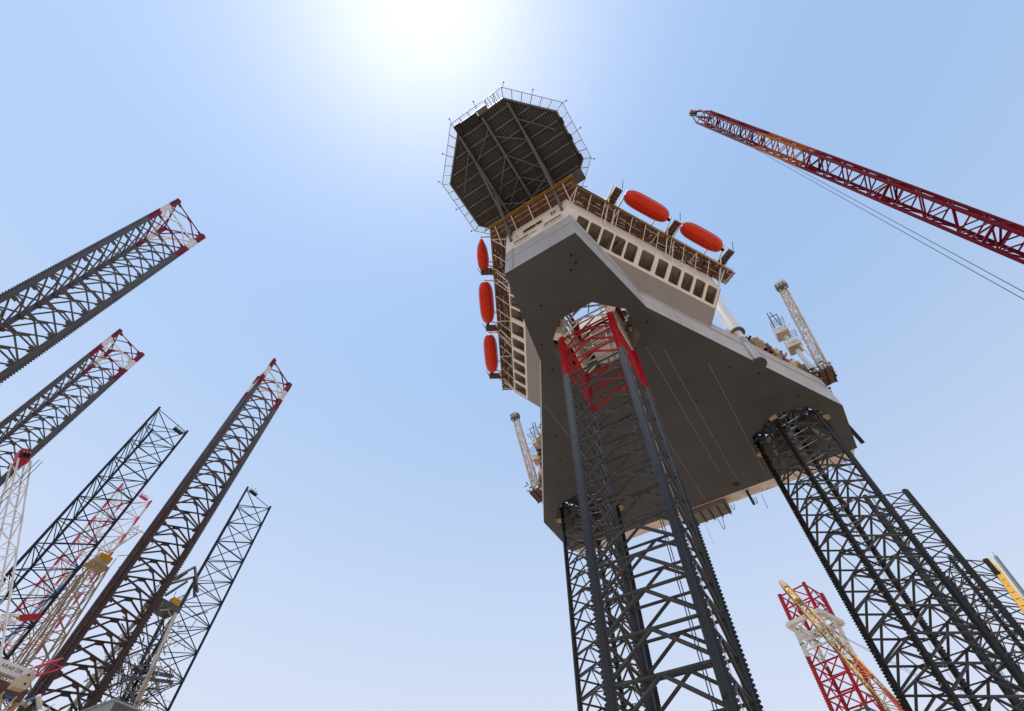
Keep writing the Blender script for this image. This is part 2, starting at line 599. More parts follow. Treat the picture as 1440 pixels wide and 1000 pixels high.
# ---- accommodation: side walls follow the 60 degree hull sides, flare carried out beyond them
B0 = Vector((-7.2, 28.05))
SD = Vector((0.5, 0.8660254))
ND = Vector((0.8660254, -0.5))
O_HULL = ND.dot(Vector((-3.28, 46.0)))
O_WALL = ND.dot(B0)


def sp3(s, o, z, port=False):
    """side coordinates: s metres aft of the bow corner, o metres outboard of the house wall"""
    p = B0 + SD * s + ND * o
    x, y = p.x, p.y
    return Vector((2 * CX - x, y, z)) if port else Vector((x, y, z))


FL_D = O_WALL - O_HULL        # horizontal reach of the flare, about 5.6 m
ZF0, ZF1 = 80.2, 85.9
SEND = 33.6


def fl(s, t, port, off=0.0):
    """point on the flared underside, t = 0 at the hull, 1 under the house wall; off along its outward normal"""
    k = off * 0.7071
    return sp3(s, -FL_D * (1 - t) + k, ZF0 + (ZF1 - ZF0) * t - k, port)


house_m = MB()
poly = [(-7.2, 28.05), tuple((B0 + SD * SEND))]
poly = poly + [mir(p) for p in poly[::-1]]
fy = 38.0
house_m.prism([(-7.2, 28.05), (-7.2 + (fy - 28.05) / 1.7320508, fy), (2 * CX + 7.2 - (fy - 28.05) / 1.7320508, fy), (-20.1, 28.05)], 85.9, 96.5, 0, bottom=2)
for port in (False, True):
    q = [sp3(s, o, 0, port) for s, o in ((11.5, 0), (SEND, 0), (SEND, -5.6), (11.5, -5.6))]
    q = [(p.x, p.y) for p in q]
    house_m.prism(q if not port else q[::-1], 85.9, 96.5, 0, bottom=2)
house_m.box(-20.1, -7.2, 28.05, 29.0, 82.4, 85.9, 0)
for port in (False, True):
    # solid lower flare, t 0..0.47, plus end plate
    e = []
    for s in (0.0, SEND):
        e += [fl(s, 0.0, port), fl(s, 0.47, port), sp3(s, -FL_D - 1, 85.9, port), sp3(s, -FL_D - 1, ZF0, port)]
    house_m.add([e[0], e[1], e[5], e[4]], [(3, 2, 1, 0)] if not port else [(0, 1, 2, 3)], 1)
house = house_m.build('accommodation_block', ['cream', 'soffit', 'interior'], rig)
OPEN_S = [3.3, 5.9, 8.55, 11.1, 13.75, 17.2, 20.6, 23.6, 26.45, 29.25, 32.05]
for port in (False, True):
    # outboard panel with rounded openings: a real plate with holes
    outer = [(0.0, 0.47), (SEND, 0.47), (SEND, 1.0), (0.0, 1.0)]
    holes = []
    L_ = math.hypot(FL_D, ZF1 - ZF0)
    for i, s in enumerate(OPEN_S):
        hw = 1.4 if i == 5 else 1.12
        t0, t1 = 0.535, 0.965
        rx, rt = 0.3, 0.3 / L_
        h = []
        for cx0, ct, a0 in ((s + hw - rx, t1 - rt, 0), (s - hw + rx, t1 - rt, 90), (s - hw + rx, t0 + rt, 180), (s + hw - rx, t0 + rt, 270)):
            for q in (0, 30, 60, 90):
                h.append((cx0 + rx * math.cos(R(a0 + q)), ct + rt * math.sin(R(a0 + q))))
        holes.append(h)
    pv, pf = fill(outer, holes)
    m = MB()
    m.add([fl(s, t, port) for s, t in pv], pf if port else [f[::-1] for f in pf])
    m.add([fl(s, t, port, -0.28) for s, t in pv], [f[::-1] for f in pf] if port else pf)
    for loop in holes + [outer]:
        k = len(loop)
        q = [fl(s, t, port) for s, t in loop] + [fl(s, t, port, -0.28) for s, t in loop]
        m.add(q, [(i, (i + 1) % k, k + (i + 1) % k, k + i) for i in range(k)])
    m.build('flared_panel', 'cream', rig)
    # yellow lower lip of each opening, recess behind with a raking pipe
    for i, s in enumerate(OPEN_S):
        hw = 1.4 if i == 5 else 1.12
        beam('opening_lip', fl(s - hw + 0.25, 0.537, port, -0.1), fl(s + hw - 0.25, 0.537, port, -0.1), 0.09, 0.2, 'yellow', house, up=(0, 0, 1))
        rod('raking_pipe', fl(s + 0.75 * hw, 0.60, port, -1.2), fl(s - 0.2 * hw, 0.99, port, -1.2), 0.09, 'grey_steel', house, 6)
    m = MB()
    a = [fl(0, 0.40, port, -2.4), fl(SEND, 0.40, port, -2.4), fl(SEND, 1.06, port, -2.4), fl(0, 1.06, port, -2.4)]
    m.add(a, [(0, 1, 2, 3)])
    for s in [x - 1.7 for x in OPEN_S[:6]] + [15.4, 19.0, 22.2, 25.1, 27.9, 30.7, 33.4]:
        m.add([fl(s, 0.47, port, -0.28), fl(s, 1.0, port, -0.28), fl(s, 1.0, port, -2.4), fl(s, 0.47, port, -2.4)], [(0, 1, 2, 3)])
    m.build('recess_wall', 'interior', house)
    m = MB()
    q = [sp3(SEND, -FL_D - .5, ZF0, port), fl(SEND, 0, port), fl(SEND, 1, port), sp3(SEND, 0, 85.9, port), sp3(SEND, -FL_D - .5, 85.9, port)]
    q2 = [p + (sp3(0.2, 0, 0, port) - sp3(0, 0, 0, port)) for p in q]
    m.add(q + q2, [(0, 1, 2, 3, 4), (9, 8, 7, 6, 5), (0, 1, 6, 5), (1, 2, 7, 6)])
    m.build('end_plate', 'soffit', house)
# front windows and doors in the bow wall
for x0, x1, z0, z1 in ((-12.25, -8.65, 83.35, 85.0), (-18.4, -15.1, 83.35, 85.0), (-14.85, -13.75, 84.2, 84.75), (-17.9, -17.4, 86.2, 86.7), (-10.6, -9.6, 87.0, 88.6), (-16.4, -12.4, 86.2, 87.9)):
    m = MB()
    m.box(x0, x1, 27.97, 28.045, z0, z1)
    w = m.build('window', 'glass', house)
    m = MB()
    for a, b in (((x0, z0), (x1, z0)), ((x0, z1), (x1, z1)), ((x0, z0), (x0, z1)), ((x1, z0), (x1, z1))):
        m.bar((a[0], 27.93, a[1]), (b[0], 27.93, b[1]), 0.1, 0.1, up=(0, 1, 0))
    m.build('window_frame', 'cream', house)
for x0, x1 in ((-12.2, -8.7), (-18.3, -15.2)):
    for z in (82.75, 83.3):
        rod('rail', (x0, 27.85, z + 0.7), (x1, 27.85, z + 0.7), 0.05, 'white', house, 6)
    for k in range(4):
        x = x0 + (x1 - x0) * k / 3
        rod('rail_post', (x, 27.85, 83.2), (x, 27.85, 84.0), 0.05, 'white', house, 6)


# ---- open deck round the house, seen from below: grating, frames, struts, yellow edge
ZW = 91.0
WW = 2.9
wk = MB()
outer = [Vector((CX, 28.05 - WW, ZW)), sp3(-1.2, WW, ZW), sp3(37.2, WW, ZW), sp3(37.2, 0.02, ZW), sp3(0, 0.02, ZW), Vector((CX, 28.03, ZW))]
for port in (False, True):
    pts = [p.copy() for p in outer]
    pts[1] = Vector((pts[1].x, 28.05 - WW, ZW))
    if port:
        pts = [Vector(mir(p)) for p in pts]
    b = [p + Vector((0, 0, 0.12)) for p in pts]
    quads = [(0, 1, 4, 5), (1, 2, 3, 4)]
    fs = [q if port else q[::-1] for q in quads]
    fs += [tuple(i + 6 for i in (q[::-1] if port else q)) for q in quads]
    fs += [(0, 1, 7, 6), (1, 2, 8, 7), (2, 3, 9, 8)]
    wk.add(pts + b, fs)
walk = wk.build('walkway_deck', 'deck_brown', rig)
for port in (False, True):
    for i in range(13):
        s = 0.6 + i * 3.0
        beam('deck_frame', sp3(s, 0.05, ZW - 0.16, port), sp3(s, WW, ZW - 0.16, port), 0.16, 0.3, 'off_white' if i % 3 == 0 else 'deck_brown', walk)
        if s < SEND:
            rod('deck_strut', sp3(s, 0.08, ZW - 4.4, port), sp3(s, WW - 0.1, ZW - 0.3, port), 0.075, 'off_white', walk, 6)
        rod('rail_post', sp3(s, WW, ZW, port), sp3(s, WW, ZW + 1.2, port), 0.05, 'off_white', walk, 6)
        if i < 12:
            rod('floor_pipe', sp3(s, 0.4 + 0.9 * (i % 3), ZW - 0.2, port), sp3(s + 3, 0.4 + 0.9 * (i % 3), ZW - 0.2, port), 0.05, 'off_white', walk, 6)
    for o in (0.9, 1.9, WW - 0.05):
        beam('stringer', sp3(-1.0, o, ZW - 0.12, port), sp3(37.2, o, ZW - 0.12, port), 0.12, 0.22, 'deck_brown' if o < 2.5 else 'yellow_dark', walk)
    for z in (0.6, 1.2):
        rod('rail', sp3(-0.5, WW, ZW + z, port), sp3(37.2, WW, ZW + z, port), 0.045, 'yellow_dark' if z > 1 else 'off_white', walk, 6)
for k in range(9):
    x = -20.9 + k * (14.5 / 8)
    beam('deck_frame', (x, 28.0, ZW - 0.16), (x, 28.05 - WW, ZW - 0.16), 0.14, 0.26, 'deck_brown', walk)
    if k % 2 == 0:
        rod('deck_strut', (x, 28.0, ZW - 4.2), (x, 28.05 - WW + 0.1, ZW - 0.3), 0.08, 'off_white', walk, 6)
    rod('rail_post', (x, 28.05 - WW, ZW), (x, 28.05 - WW, ZW + 1.2), 0.05, 'yellow_dark', walk, 6)
for z, w_, mt in ((-0.15, 0.16, 'yellow_dark'), (0.6, 0.07, 'yellow_dark'), (1.2, 0.1, 'yellow')):
    beam('edge_beam', (-23.0, 28.02 - WW, ZW + z), (-4.3, 28.02 - WW, ZW + z), 0.1, w_, mt, walk)
for y in (25.9, 26.8):
    beam('stringer', (-22.5, y, ZW - 0.12), (-4.8, y, ZW - 0.12), 0.1, 0.2, 'tan', walk)
# second tier of decking behind and above, rust brown
for port in (False, True):
    m = MB()
    a = [sp3(0.5, 0, 94.2, port), sp3(36, 0, 94.2, port), sp3(36, 1.7, 94.2, port), sp3(0.5, 1.7, 94.2, port)]
    m.add(a + [p + Vector((0, 0, 0.15)) for p in a], [(0, 1, 2, 3), (7, 6, 5, 4), (2, 3, 7, 6), (1, 2, 6, 5)])
    m.build('upper_walkway', 'deck_brown', rig)
    # davit platforms standing out between the boats
    for s, reach in ((8.2, 4.7), (21.6, 4.7), (34.6, 4.9)):
        m = MB()
        for z in (93.0,):
            a = [sp3(s - 0.75, WW - 0.6, z, port), sp3(s + 0.75, WW - 0.6, z, port), sp3(s + 0.75, reach + 1.0, z, port), sp3(s - 0.75, reach + 1.0, z, port)]
            m.add(a + [p + Vector((0, 0, 0.2)) for p in a], [(0, 1, 2, 3), (7, 6, 5, 4), (0, 1, 5, 4), (1, 2, 6, 5), (2, 3, 7, 6), (3, 0, 4, 7)])
        dv = m.build('davit_platform', 'deck_brown', rig)
        for ds in (-0.75, 0.75):
            beam('davit_arm', sp3(s + ds, -0.3, 91.2, port), sp3(s + ds, reach + 0.8, 95.4, port), 0.22, 0.34, 'off_white', dv)
            rod('davit_brace', sp3(min(s + ds, SEND - .1), 0.1, 86.6, port), sp3(s + ds, reach * 0.72, 92.9, port), 0.13, 'off_white', dv, 8)
            rod('rail', sp3(s + ds, reach + 1.0, 93.2, port), sp3(s + ds, reach + 1.0, 94.4, port), 0.05, 'off_white', dv, 6)
            rod('davit_post', sp3(s + ds, WW - 0.3, 90.5, port), sp3(s + ds, WW - 0.3, 95.6, port), 0.12, 'off_white', dv, 6)
        for k in range(4):
            beam('platform_rib', sp3(s - 0.7, WW + 0.2 + k * 0.7, 92.93, port), sp3(s + 0.7, WW + 0.2 + k * 0.7, 92.93, port), 0.1, 0.14, 'dark', dv)
        rod('lamp_post', sp3(s + 0.8, reach + 1.0, 94, port), sp3(s + 0.8, reach + 2.0, 96.4, port), 0.07, 'dark', dv, 6)
# pipes, cable trays and lamps cluttering the wall under the deck
for port in (False, True):
    m = MB()
    for k in range(130):
        s = random.uniform(1, 36)
        o = random.uniform(0.05, WW - 0.3)
        z = ZW - random.uniform(0.2, 0.6)
        L_ = random.uniform(0.3, 1.6)
        if random.random() < 0.5:
            m.bar(sp3(s, o, z, port), sp3(s + L_, o, z, port), 0.1, 0.1, mi=random.randrange(3))
        else:
            m.bar(sp3(s, o, z, port), sp3(s + random.uniform(-.4, .4), o + random.uniform(-.8, .8), z - random.uniform(0, .8), port), 0.07, 0.07, mi=random.randrange(3))
    m.build('underdeck_fittings', ['off_white', 'dark', 'tan'], rig, kind='stuff')
m = MB()
m.box(-5.2, -2.6, 26.6, 28.6, 97.0, 98.6)
m.build('lookout_box', 'heli_beam', rig)

# ---- helideck
HDC, HDZ, HDR = (CX, 21.0), 100.3, 13.0
oct8 = ngon(HDC, HDR, 8, R(22.5))
m = MB()
m.prism(oct8, HDZ + 0.02, HDZ + 0.5)
m.add([(x, y, HDZ - 0.25) for x, y in oct8] + [(x, y, HDZ + 0.6) for x, y in oct8] + [(HDC[0] + (x - HDC[0]) * 0.985, HDC[1] + (y - HDC[1]) * 0.985, HDZ - 0.25) for x, y in oct8],
      [(k, (k + 1) % 8, 8 + (k + 1) % 8, 8 + k) for k in range(8)] + [(16 + k, 16 + (k + 1) % 8, (k + 1) % 8, k) for k in range(8)])
heli = m.build('helideck', 'heli_deck', rig)


def chord_x(y):
    """half width of the octagon at y"""
    a = HDR * math.cos(R(22.5))
    d = abs(y - HDC[1])
    hs = HDR * math.sin(R(22.5))
    return a if d <= hs else a - (d - hs)


# deck extrusions run fore and aft; each a shallow rib
k = 0
x = HDC[0] - 11.7
while x < HDC[0] + 11.8:
    half = chord_x(HDC[1] + (x - HDC[0]))
    beam('deck_plank', (x, HDC[1] - half + 0.25, HDZ - 0.09), (x, HDC[1] + half - 0.25, HDZ - 0.09), 0.2, 0.22, 'heli_plank', heli)
    x += 0.5
for gx in (-8.35, -13.5, -18.9):
    half = chord_x(HDC[1] + (gx - HDC[0]))
    for z, w_, h_ in ((HDZ - 1.3, 0.42, 0.14), (HDZ - 0.72, 0.1, 1.1)):
        beam('girder', (gx, HDC[1] - half + 0.5, z), (gx, HDC[1] + half - 0.5, z), w_, h_, 'heli_beam', heli, up=(0, 0, 1))
    rod('walkway_pipe', (gx + 0.5, HDC[1] - half + 0.6, HDZ - 1.25), (gx + 0.5, HDC[1] + half - 3, HDZ - 1.25), 0.09, 'dark', heli, 6)
for i in range(10):
    y = HDC[1] - 10.6 + i * 2.3
    half = chord_x(y) - 0.5
    beam('cross_beam', (HDC[0] - half, y, HDZ - 0.36), (HDC[0] + half, y, HDZ - 0.36), 0.3, 0.42, 'heli_beam', heli)
for a, b in (((-13.5, 17.1), (-8.4, 23.4)), ((-13.6, 17.3), (-18.9, 23.4)), ((-13.3, 13.4), (-8.6, 17.0)), ((-8.4, 26.5), (-13.4, 22.0)), ((-18.9, 26.5), (-13.6, 22.0)), ((-13.4, 11.5), (-18.7, 15.5)), ((-8.3, 13), (-3.2, 18.5)), ((-19, 13), (-24, 18.5))):
    rod('wind_brace', (*a, HDZ - 1.2), (*b, HDZ - 1.2), 0.13, 'heli_beam', heli, 6)
for k in range(8):
    a, b = oct8[k], oct8[(k + 1) % 8]
    beam('edge_beam', (*a, HDZ - 0.3), (*b, HDZ - 0.3), 0.3, 0.5, 'heli_beam', heli)
# raking struts to the house front
for gx in (-8.35, -18.9):
    rod('raking_strut', (gx, 21.5, HDZ - 1.3), (gx, 27.9, 86.2), 0.26, 'heli_beam', heli, 10)
    rod('raking_strut', (gx, 27.4, HDZ - 1.3), (gx, 27.9, 89.0), 0.2, 'heli_beam', heli, 10)
    rod('raking_strut', (gx, 14.5, HDZ - 1.3), (gx, 27.8, 90.2), 0.2, 'heli_beam', heli, 10)
rod('raking_strut', (-8.35, 24.0, 97.2), (-18.9, 27.8, 91.2), 0.11, 'heli_beam', heli, 8)
rod('raking_strut', (-18.9, 24.0, 97.2), (-8.35, 27.8, 91.2), 0.11, 'heli_beam', heli, 8)
for gx in (-18.9, -13.5, -8.35):
    m = MB()
    m.box(gx - 0.6, gx + 0.6, 28.4, 32.4, 96.4, 98.9)
    m.build('pedestal', 'cream', heli)
# safety net frame all round
NR = 14.75
net8 = ngon(HDC, NR, 8, R(22.5))
for k in range(8):
    a, b, c_, d_ = Vector((*oct8[k], HDZ)), Vector((*oct8[(k + 1) % 8], HDZ)), Vector((*net8[k], HDZ + 0.35)), Vector((*net8[(k + 1) % 8], HDZ + 0.35))
    rod('net_rim', c_, d_, 0.075, 'galv', heli, 6)
    for i in range(6):
        t = i / 6 if i else 0.0
        rod('net_outrigger', a.lerp(b, t), c_.lerp(d_, t), 0.075, 'grey_steel', heli, 6)
    e = (d_ - c_).normalized()
    nrm = Vector(((c_ + d_).x / 2 - HDC[0], (c_ + d_).y / 2 - HDC[1], 0)).normalized()
    for t in (0.02, 0.5):
        p = c_.lerp(d_, t)
        rod('deck_lamp', p, p + nrm * 0.75 + Vector((0, 0, 0.5)), 0.045, 'dark', heli, 5)
        m = MB()
        q = p + nrm * 0.8 + Vector((0, 0, 0.5))
        m.box(q.x - .12, q.x + .12, q.y - .12, q.y + .12, q.z - .1, q.z + .12)
        m.build('lamp_head', 'dark', heli)
    m = MB()
    for i in range(1, 5):
        m.tube(a.lerp(c_, i / 5), b.lerp(d_, i / 5), 0.014, n=3)
    for i in range(1, 30):
        m.tube(a.lerp(b, i / 30), c_.lerp(d_, i / 30), 0.014, n=3)
    m.build('safety_net', 'galv', heli, kind='stuff')
# stair head and foam monitors on the far edge, near the corner
for x0, x1, y0, y1, z0, z1, mt in ((-17.6, -14.2, 8.1, 9.6, 99.3, 100.9, 'dark'), (-18.9, -17.7, 7.9, 9.3, 99.0, 100.6, 'dark'), (-13.9, -12.0, 8.0, 8.9, 99.4, 100.3, 'heli_beam')):
    m = MB()
    m.box(x0, x1, y0, y1, z0, z1)
    m.build('monitor_platform', mt, heli)
for x in (-11.6, -11.0, -10.4, -9.8, -9.2):
    rod('ladder_rail', (x, 7.4, 100.2), (x, 9.1, 100.2), 0.06, 'galv', heli, 6)
rod('ladder_rail', (-11.9, 7.4, 100.2), (-8.9, 7.4, 100.2), 0.06, 'galv', heli, 6)
for y in (24.6, 20.5, 17.2):
    m = MB()
    m.box(-1.9, -1.3, y, y + 1.2, 99.6, 100.5)
    m.build('light_box', 'dark', heli)

# ------------------------------------------------------------------ lattice legs
CUT = {}


def chord_mesh(parent, x, y, z0, z1, u, prof, bandf, cuts, mats, rack=None, bold=1.0):
    """one chord: an extruded profile cut at the paint bands, its rack a sub-part"""
    m = MB()
    v = Vector((-u.y, u.x))
    zs = [z0] + sorted(c for c in cuts if z0 < c < z1) + [z1]
    k = len(prof)
    for a, b in zip(zs, zs[1:]):
        mi = mats.index(bandf((a + b) / 2))
        p = []
        for z in (a, b):
            for pu, pv in prof:
                q = Vector((x, y)) + u * pu + v * pv
                p.append((q.x, q.y, z))
        m.add(p, [(i, (i + 1) % k, k + (i + 1) % k, k + i) for i in range(k)] + [tuple(range(k - 1, -1, -1)), tuple(range(k, 2 * k))], mi)
    o = m.build('chord', mats, parent)
    if rack:
        pitch, depth, base, thick, rz0, rz1 = rack
        m = MB()
        for sgn in ((1,) if base > 0 else ()):
            z = rz0
            while z < rz1:
                mi = mats.index(bandf(z))
                c0 = Vector((x, y))
                pts = []
                for vv in (-thick / 2, thick / 2):
                    for du, dz in ((base - 0.06, 0), (base + 0.10, 0.02), (base + 0.10 + depth, pitch * 0.34), (base + 0.10 + depth, pitch * 0.62), (base + 0.10, pitch * 0.94), (base - 0.06, pitch * 0.98)):
                        q = c0 + u * (du) + v * vv
                        pts.append((q.x, q.y, z + dz))
                m.add(pts, [tuple(range(5, -1, -1)), tuple(range(6, 12))] + [(i, (i + 1) % 6, 6 + (i + 1) % 6, 6 + i) for i in range(6)], mi)
                z += pitch
        m.build('rack', mats, o, kind='stuff')
    return o


def kleg(name, label, pts, z0, ztop, zvis, bay, bandf, cuts, mats, group, r_h=0.2, r_d=0.2, prof_s=1.0, rackdir=None, rack=(0.33, 0.15), style='K', inner=False, sides=8, gusset=False, tube_chord=None, phase=0.0):
    n = len(pts)
    cen = Vector((sum(p[0] for p in pts) / n, sum(p[1] for p in pts) / n))
    root = empty(name, (cen.x, cen.y, z0), label, 'rig leg', group)
    for i, p in enumerate(pts):
        u = (Vector(p) - cen).normalized()
        if rackdir:
            u = Vector(rackdir[i])
        if tube_chord:
            prof = [(tube_chord * math.cos(2 * math.pi * k / 10), tube_chord * math.sin(2 * math.pi * k / 10)) for k in range(10)]
            chord_mesh(root, p[0], p[1], z0, ztop, u, prof, bandf, cuts, mats)
        else:
            pr = [(.42, .10), (.42, -.10), (.24, -.40), (-.24, -.40), (-.42, -.16), (-.42, .16), (-.24, .40), (.24, .40)][::-1]
            prof = [(a * prof_s, b * prof_s) for a, b in pr]
            chord_mesh(root, p[0], p[1], z0, ztop, u, prof, bandf, cuts, mats, (rack[0], rack[1], 0.42 * prof_s, 0.16 * prof_s, max(zvis - 2, z0), ztop - 0.2))
    z = ztop - 0.6 - phase
    lev = 0
    while z > zvis:
        zl = z - bay
        for i in range(n):
            a, b = Vector(pts[i]), Vector(pts[(i + 1) % n])
            mid = (a + b) / 2
            cb = bandf(z - 0.3)
            cd = bandf(z - bay / 2)
            cb = 'brace_grey' if cb in ('leg_bow', 'leg_grey') else cb
            cd = 'brace_grey' if cd in ('leg_bow', 'leg_grey') else cd
            if style == 'K':
                rod('brace', (*a, z), (*b, z), r_h, cb, root, sides)
                rod('brace', (*mid, z), (*a, zl + 0.35 * prof_s), r_d, cd, root, sides)
                rod('brace', (*mid, z), (*b, zl + 0.35 * prof_s), r_d, cd, root, sides)
            else:
                rod('brace', (*a, z), (*b, z), r_h, cb, root, sides)
                rod('brace', (*a, z - 0.15), (*b, zl + 0.15), r_d, cd, root, sides)
                rod('brace', (*b, z - 0.15), (*a, zl + 0.15), r_d, cd, root, sides)
            if gusset:
                e = (b - a).normalized()
                beam('gusset', (*(mid - e * 0.75), z - 0.28), (*(mid + e * 0.75), z - 0.28), 0.12, 0.75, cb, root)
                for q, sg in ((a, 1), (b, -1)):
                    beam('gusset', (*(q + e * sg * 0.35), z - 0.1), (*(q + e * sg * 1.25), z - 0.1), 0.12, 0.8, cb, root)
            if inner:
                c2 = (Vector(pts[(i + 1) % n]) + Vector(pts[(i + 2) % n])) / 2
                rod('inner_brace', (*mid, z), (*c2, z), r_h * 0.6, cb, root, 6)
        z -= bay
        lev += 1
    return root


def sq(c, side, rot):
    h = side / 2
    return [(c[0] + x * math.cos(rot) - y * math.sin(rot), c[1] + x * math.sin(rot) + y * math.cos(rot)) for x, y in ((-h, -h), (h, -h), (h, h), (-h, h))]


def rd(rot):
    c, s = math.cos(rot), math.sin(rot)
    return [(-c, -s), (c, s), (c, s), (-c, -s)]


GRP = 'legs carrying the central rig'


def bowband(z):
    return 'leg_bow' if z < 63.1 else ('leg_red' if z < 73.9 else ('leg_white' if z < 84 else 'leg_red'))


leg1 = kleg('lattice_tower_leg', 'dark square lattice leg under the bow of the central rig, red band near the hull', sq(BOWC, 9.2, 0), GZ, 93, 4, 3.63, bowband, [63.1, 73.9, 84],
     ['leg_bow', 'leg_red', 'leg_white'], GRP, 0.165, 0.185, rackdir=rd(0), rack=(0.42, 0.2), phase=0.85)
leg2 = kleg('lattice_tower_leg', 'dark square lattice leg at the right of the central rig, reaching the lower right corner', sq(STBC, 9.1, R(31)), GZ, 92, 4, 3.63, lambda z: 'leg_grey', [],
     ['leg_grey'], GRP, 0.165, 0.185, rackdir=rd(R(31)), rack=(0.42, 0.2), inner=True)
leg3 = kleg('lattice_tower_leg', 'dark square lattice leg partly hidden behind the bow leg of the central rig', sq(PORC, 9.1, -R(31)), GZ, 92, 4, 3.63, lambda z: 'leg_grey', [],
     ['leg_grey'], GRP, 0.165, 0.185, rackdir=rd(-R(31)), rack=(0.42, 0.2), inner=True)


for lg, c, rot in ((leg1, BOWC, 0), (leg2, STBC, R(31)), (leg3, PORC, -R(31))):
    P4 = sq(c, 9.2 if lg == leg1 else 9.1, rot)
    ux, uy = Vector((math.cos(rot), math.sin(rot))), Vector((-math.sin(rot), math.cos(rot)))
    # raw-water hoses and a ladder clipped inside
    for k, (px, d1, d2, rr) in enumerate(((1, -1.1, 0.35, 0.05), (1, -1.35, 0.35, 0.05), (1, -0.1, 1.6, 0.06), (1, -0.1, 1.95, 0.06))[:4 if lg == leg1 else 2]):
        p = Vector(P4[px]) + ux * d1 + uy * d2
        rod('hose', (p.x, p.y, GZ), (p.x, p.y, 82), rr, 'grey_steel', lg, 6)
    p = Vector(P4[2]) - ux * 0.9 - uy * 0.5
    for dx in (0, 0.45):
        rod('ladder_rail', (p.x - ux.x * dx, p.y - ux.y * dx, GZ), (p.x - ux.x * dx, p.y - ux.y * dx, 82), 0.04, 'off_white', lg, 6)
    for k in range(26):
        for ci_, sg in ((0, -1), (3, -1)):
            q = Vector(P4[ci_]) + ux * (0.44 * sg) - uy * 0.105
            z = 14 + k * 1.9
            if lg != leg1 or ci_ == 3:
                beam('depth_mark', (q.x - ux.x * 0.1, q.y - ux.y * 0.1, z), (q.x + ux.x * 0.02, q.y + ux.y * 0.02, z), 0.03, 0.2, 'yellow', lg, up=(0, 0, 1))


def tri(a, b):
    a, b = Vector(a), Vector(b)
    d = b - a
    c = (a + b) / 2 + Vector((-d.y, d.x)) * 0.866
    return [tuple(a), tuple(b), tuple(c)]


def topband(top, step, body):
    def f(z):
        d = top - z
        return 'maroon' if d < step else 'cream_white' if d < 2 * step else 'maroon' if d < 3.15 * step else body
    return f, [top - step, top - 2 * step, top - 3.15 * step]


GL = 'red and white tipped legs standing at the left'
f_, c_ = topband(120.1, 4.0, 'steel_blue')
kleg('lattice_tower_leg', 'largest grey lattice leg at the far left, red and white bands at its tip', tri((-88.8, -12.8), (-91.1, -4.1)), GZ, 120.1, 5, 4.0, f_, c_, ['steel_blue', 'maroon', 'cream_white'], GL, 0.15, 0.15, prof_s=1.15, rack=(0.55, 0.28), gusset=True)
f_, c_ = topband(119.5, 4.0, 'steel_blue')
kleg('lattice_tower_leg', 'grey lattice leg with red and white tip, just below the largest left leg', tri((-133.8, 1.7), (-135.6, 9.74)), GZ, 119.5, 5, 4.0, f_, c_, ['steel_blue', 'maroon', 'cream_white'], GL, 0.14, 0.14, prof_s=1.15, rack=(0.55, 0.28), gusset=True)
f_, c_ = topband(120.4, 3.9, 'steel_rusty')
kleg('lattice_tower_leg', 'rusty brown lattice leg with red and white tip, tallest of the lower left group', tri((-105.4, 32.4), (-108.2, 41.0)), GZ, 120.4, 5, 4.0, f_, c_, ['steel_rusty', 'maroon', 'cream_white'], GL, 0.18, 0.18, prof_s=1.25, rack=(0.55, 0.28), gusset=True)
GN = 'dark blue tubular legs at the left'
nv1 = kleg('lattice_tower_leg', 'thin dark blue lattice leg between two red tipped legs at the left', tri((-113.5, 19.3), (-114.3, 27.8)), GZ, 90.9, 5, 5.25, lambda z: 'navy', [], ['navy'], GN, 0.09, 0.11, style='X', tube_chord=0.26, sides=6)
nv2 = kleg('lattice_tower_leg', 'thin dark blue lattice leg standing rightmost of the left group', tri((-113.1, 47.8), (-114.0, 56.3)), GZ, 87.2, 5, 5.25, lambda z: 'navy', [], ['navy'], GN, 0.09, 0.11, style='X', tube_chord=0.26, sides=6)


def pinkband(z):
    return 'pink_red' if int((91.1 - z) / 2.7 + 100) % 2 == 0 else 'cream_white'


nv3 = kleg('lattice_tower_leg', 'faint pink red and white banded lattice leg behind the dark blue one', tri((-146.0, 30.9), (-145.6, 39.4)), GZ, 91.1, 5, 5.4, pinkband, [91.1 - 2.7 * k for k in range(1, 30)], ['pink_red', 'cream_white'], None, 0.09, 0.11, style='X', tube_chord=0.28, sides=6)


for lg, a, b, t, z, mt in ((nv1, (-113.5, 19.3), (-114.3, 27.8), 0.78, 89.0, 'navy'), (nv2, (-113.1, 47.8), (-114.0, 56.3), 0.25, 86.8, 'navy'), (nv3, (-146.0, 30.9), (-145.6, 39.4), 0.75, 90.6, 'pink_red')):
    p = Vector(a).lerp(Vector(b), t)
    m = MB()
    m.box(p.x - 0.5, p.x + 0.5, p.y - 1.1, p.y + 1.1, z - 0.1, z + 0.15)
    tp = m.build('top_platform', mt, lg)
    for k in range(5):
        y = p.y - 1.0 + k * 0.5
        rod('rail_post', (p.x - 0.45, y, z + 0.1), (p.x - 0.45, y, z + 1.1), 0.05, mt, tp, 5)
        rod('lamp_stalk', (p.x + 0.3, y, z), (p.x + 0.3 + random.uniform(-.3, .5), y + random.uniform(-.4, .4), z + random.uniform(0.5, 1.3)), 0.05, mt, tp, 5)
    rod('rail', (p.x - 0.45, p.y - 1.0, z + 1.1), (p.x - 0.45, p.y + 1.0, z + 1.1), 0.05, mt, tp, 5)


def kband(z):
    d = 90 - z
    return 'leg_red' if d < 9 else 'leg_white' if d < 19 else 'leg_red' if d < 34 else 'grey_steel'


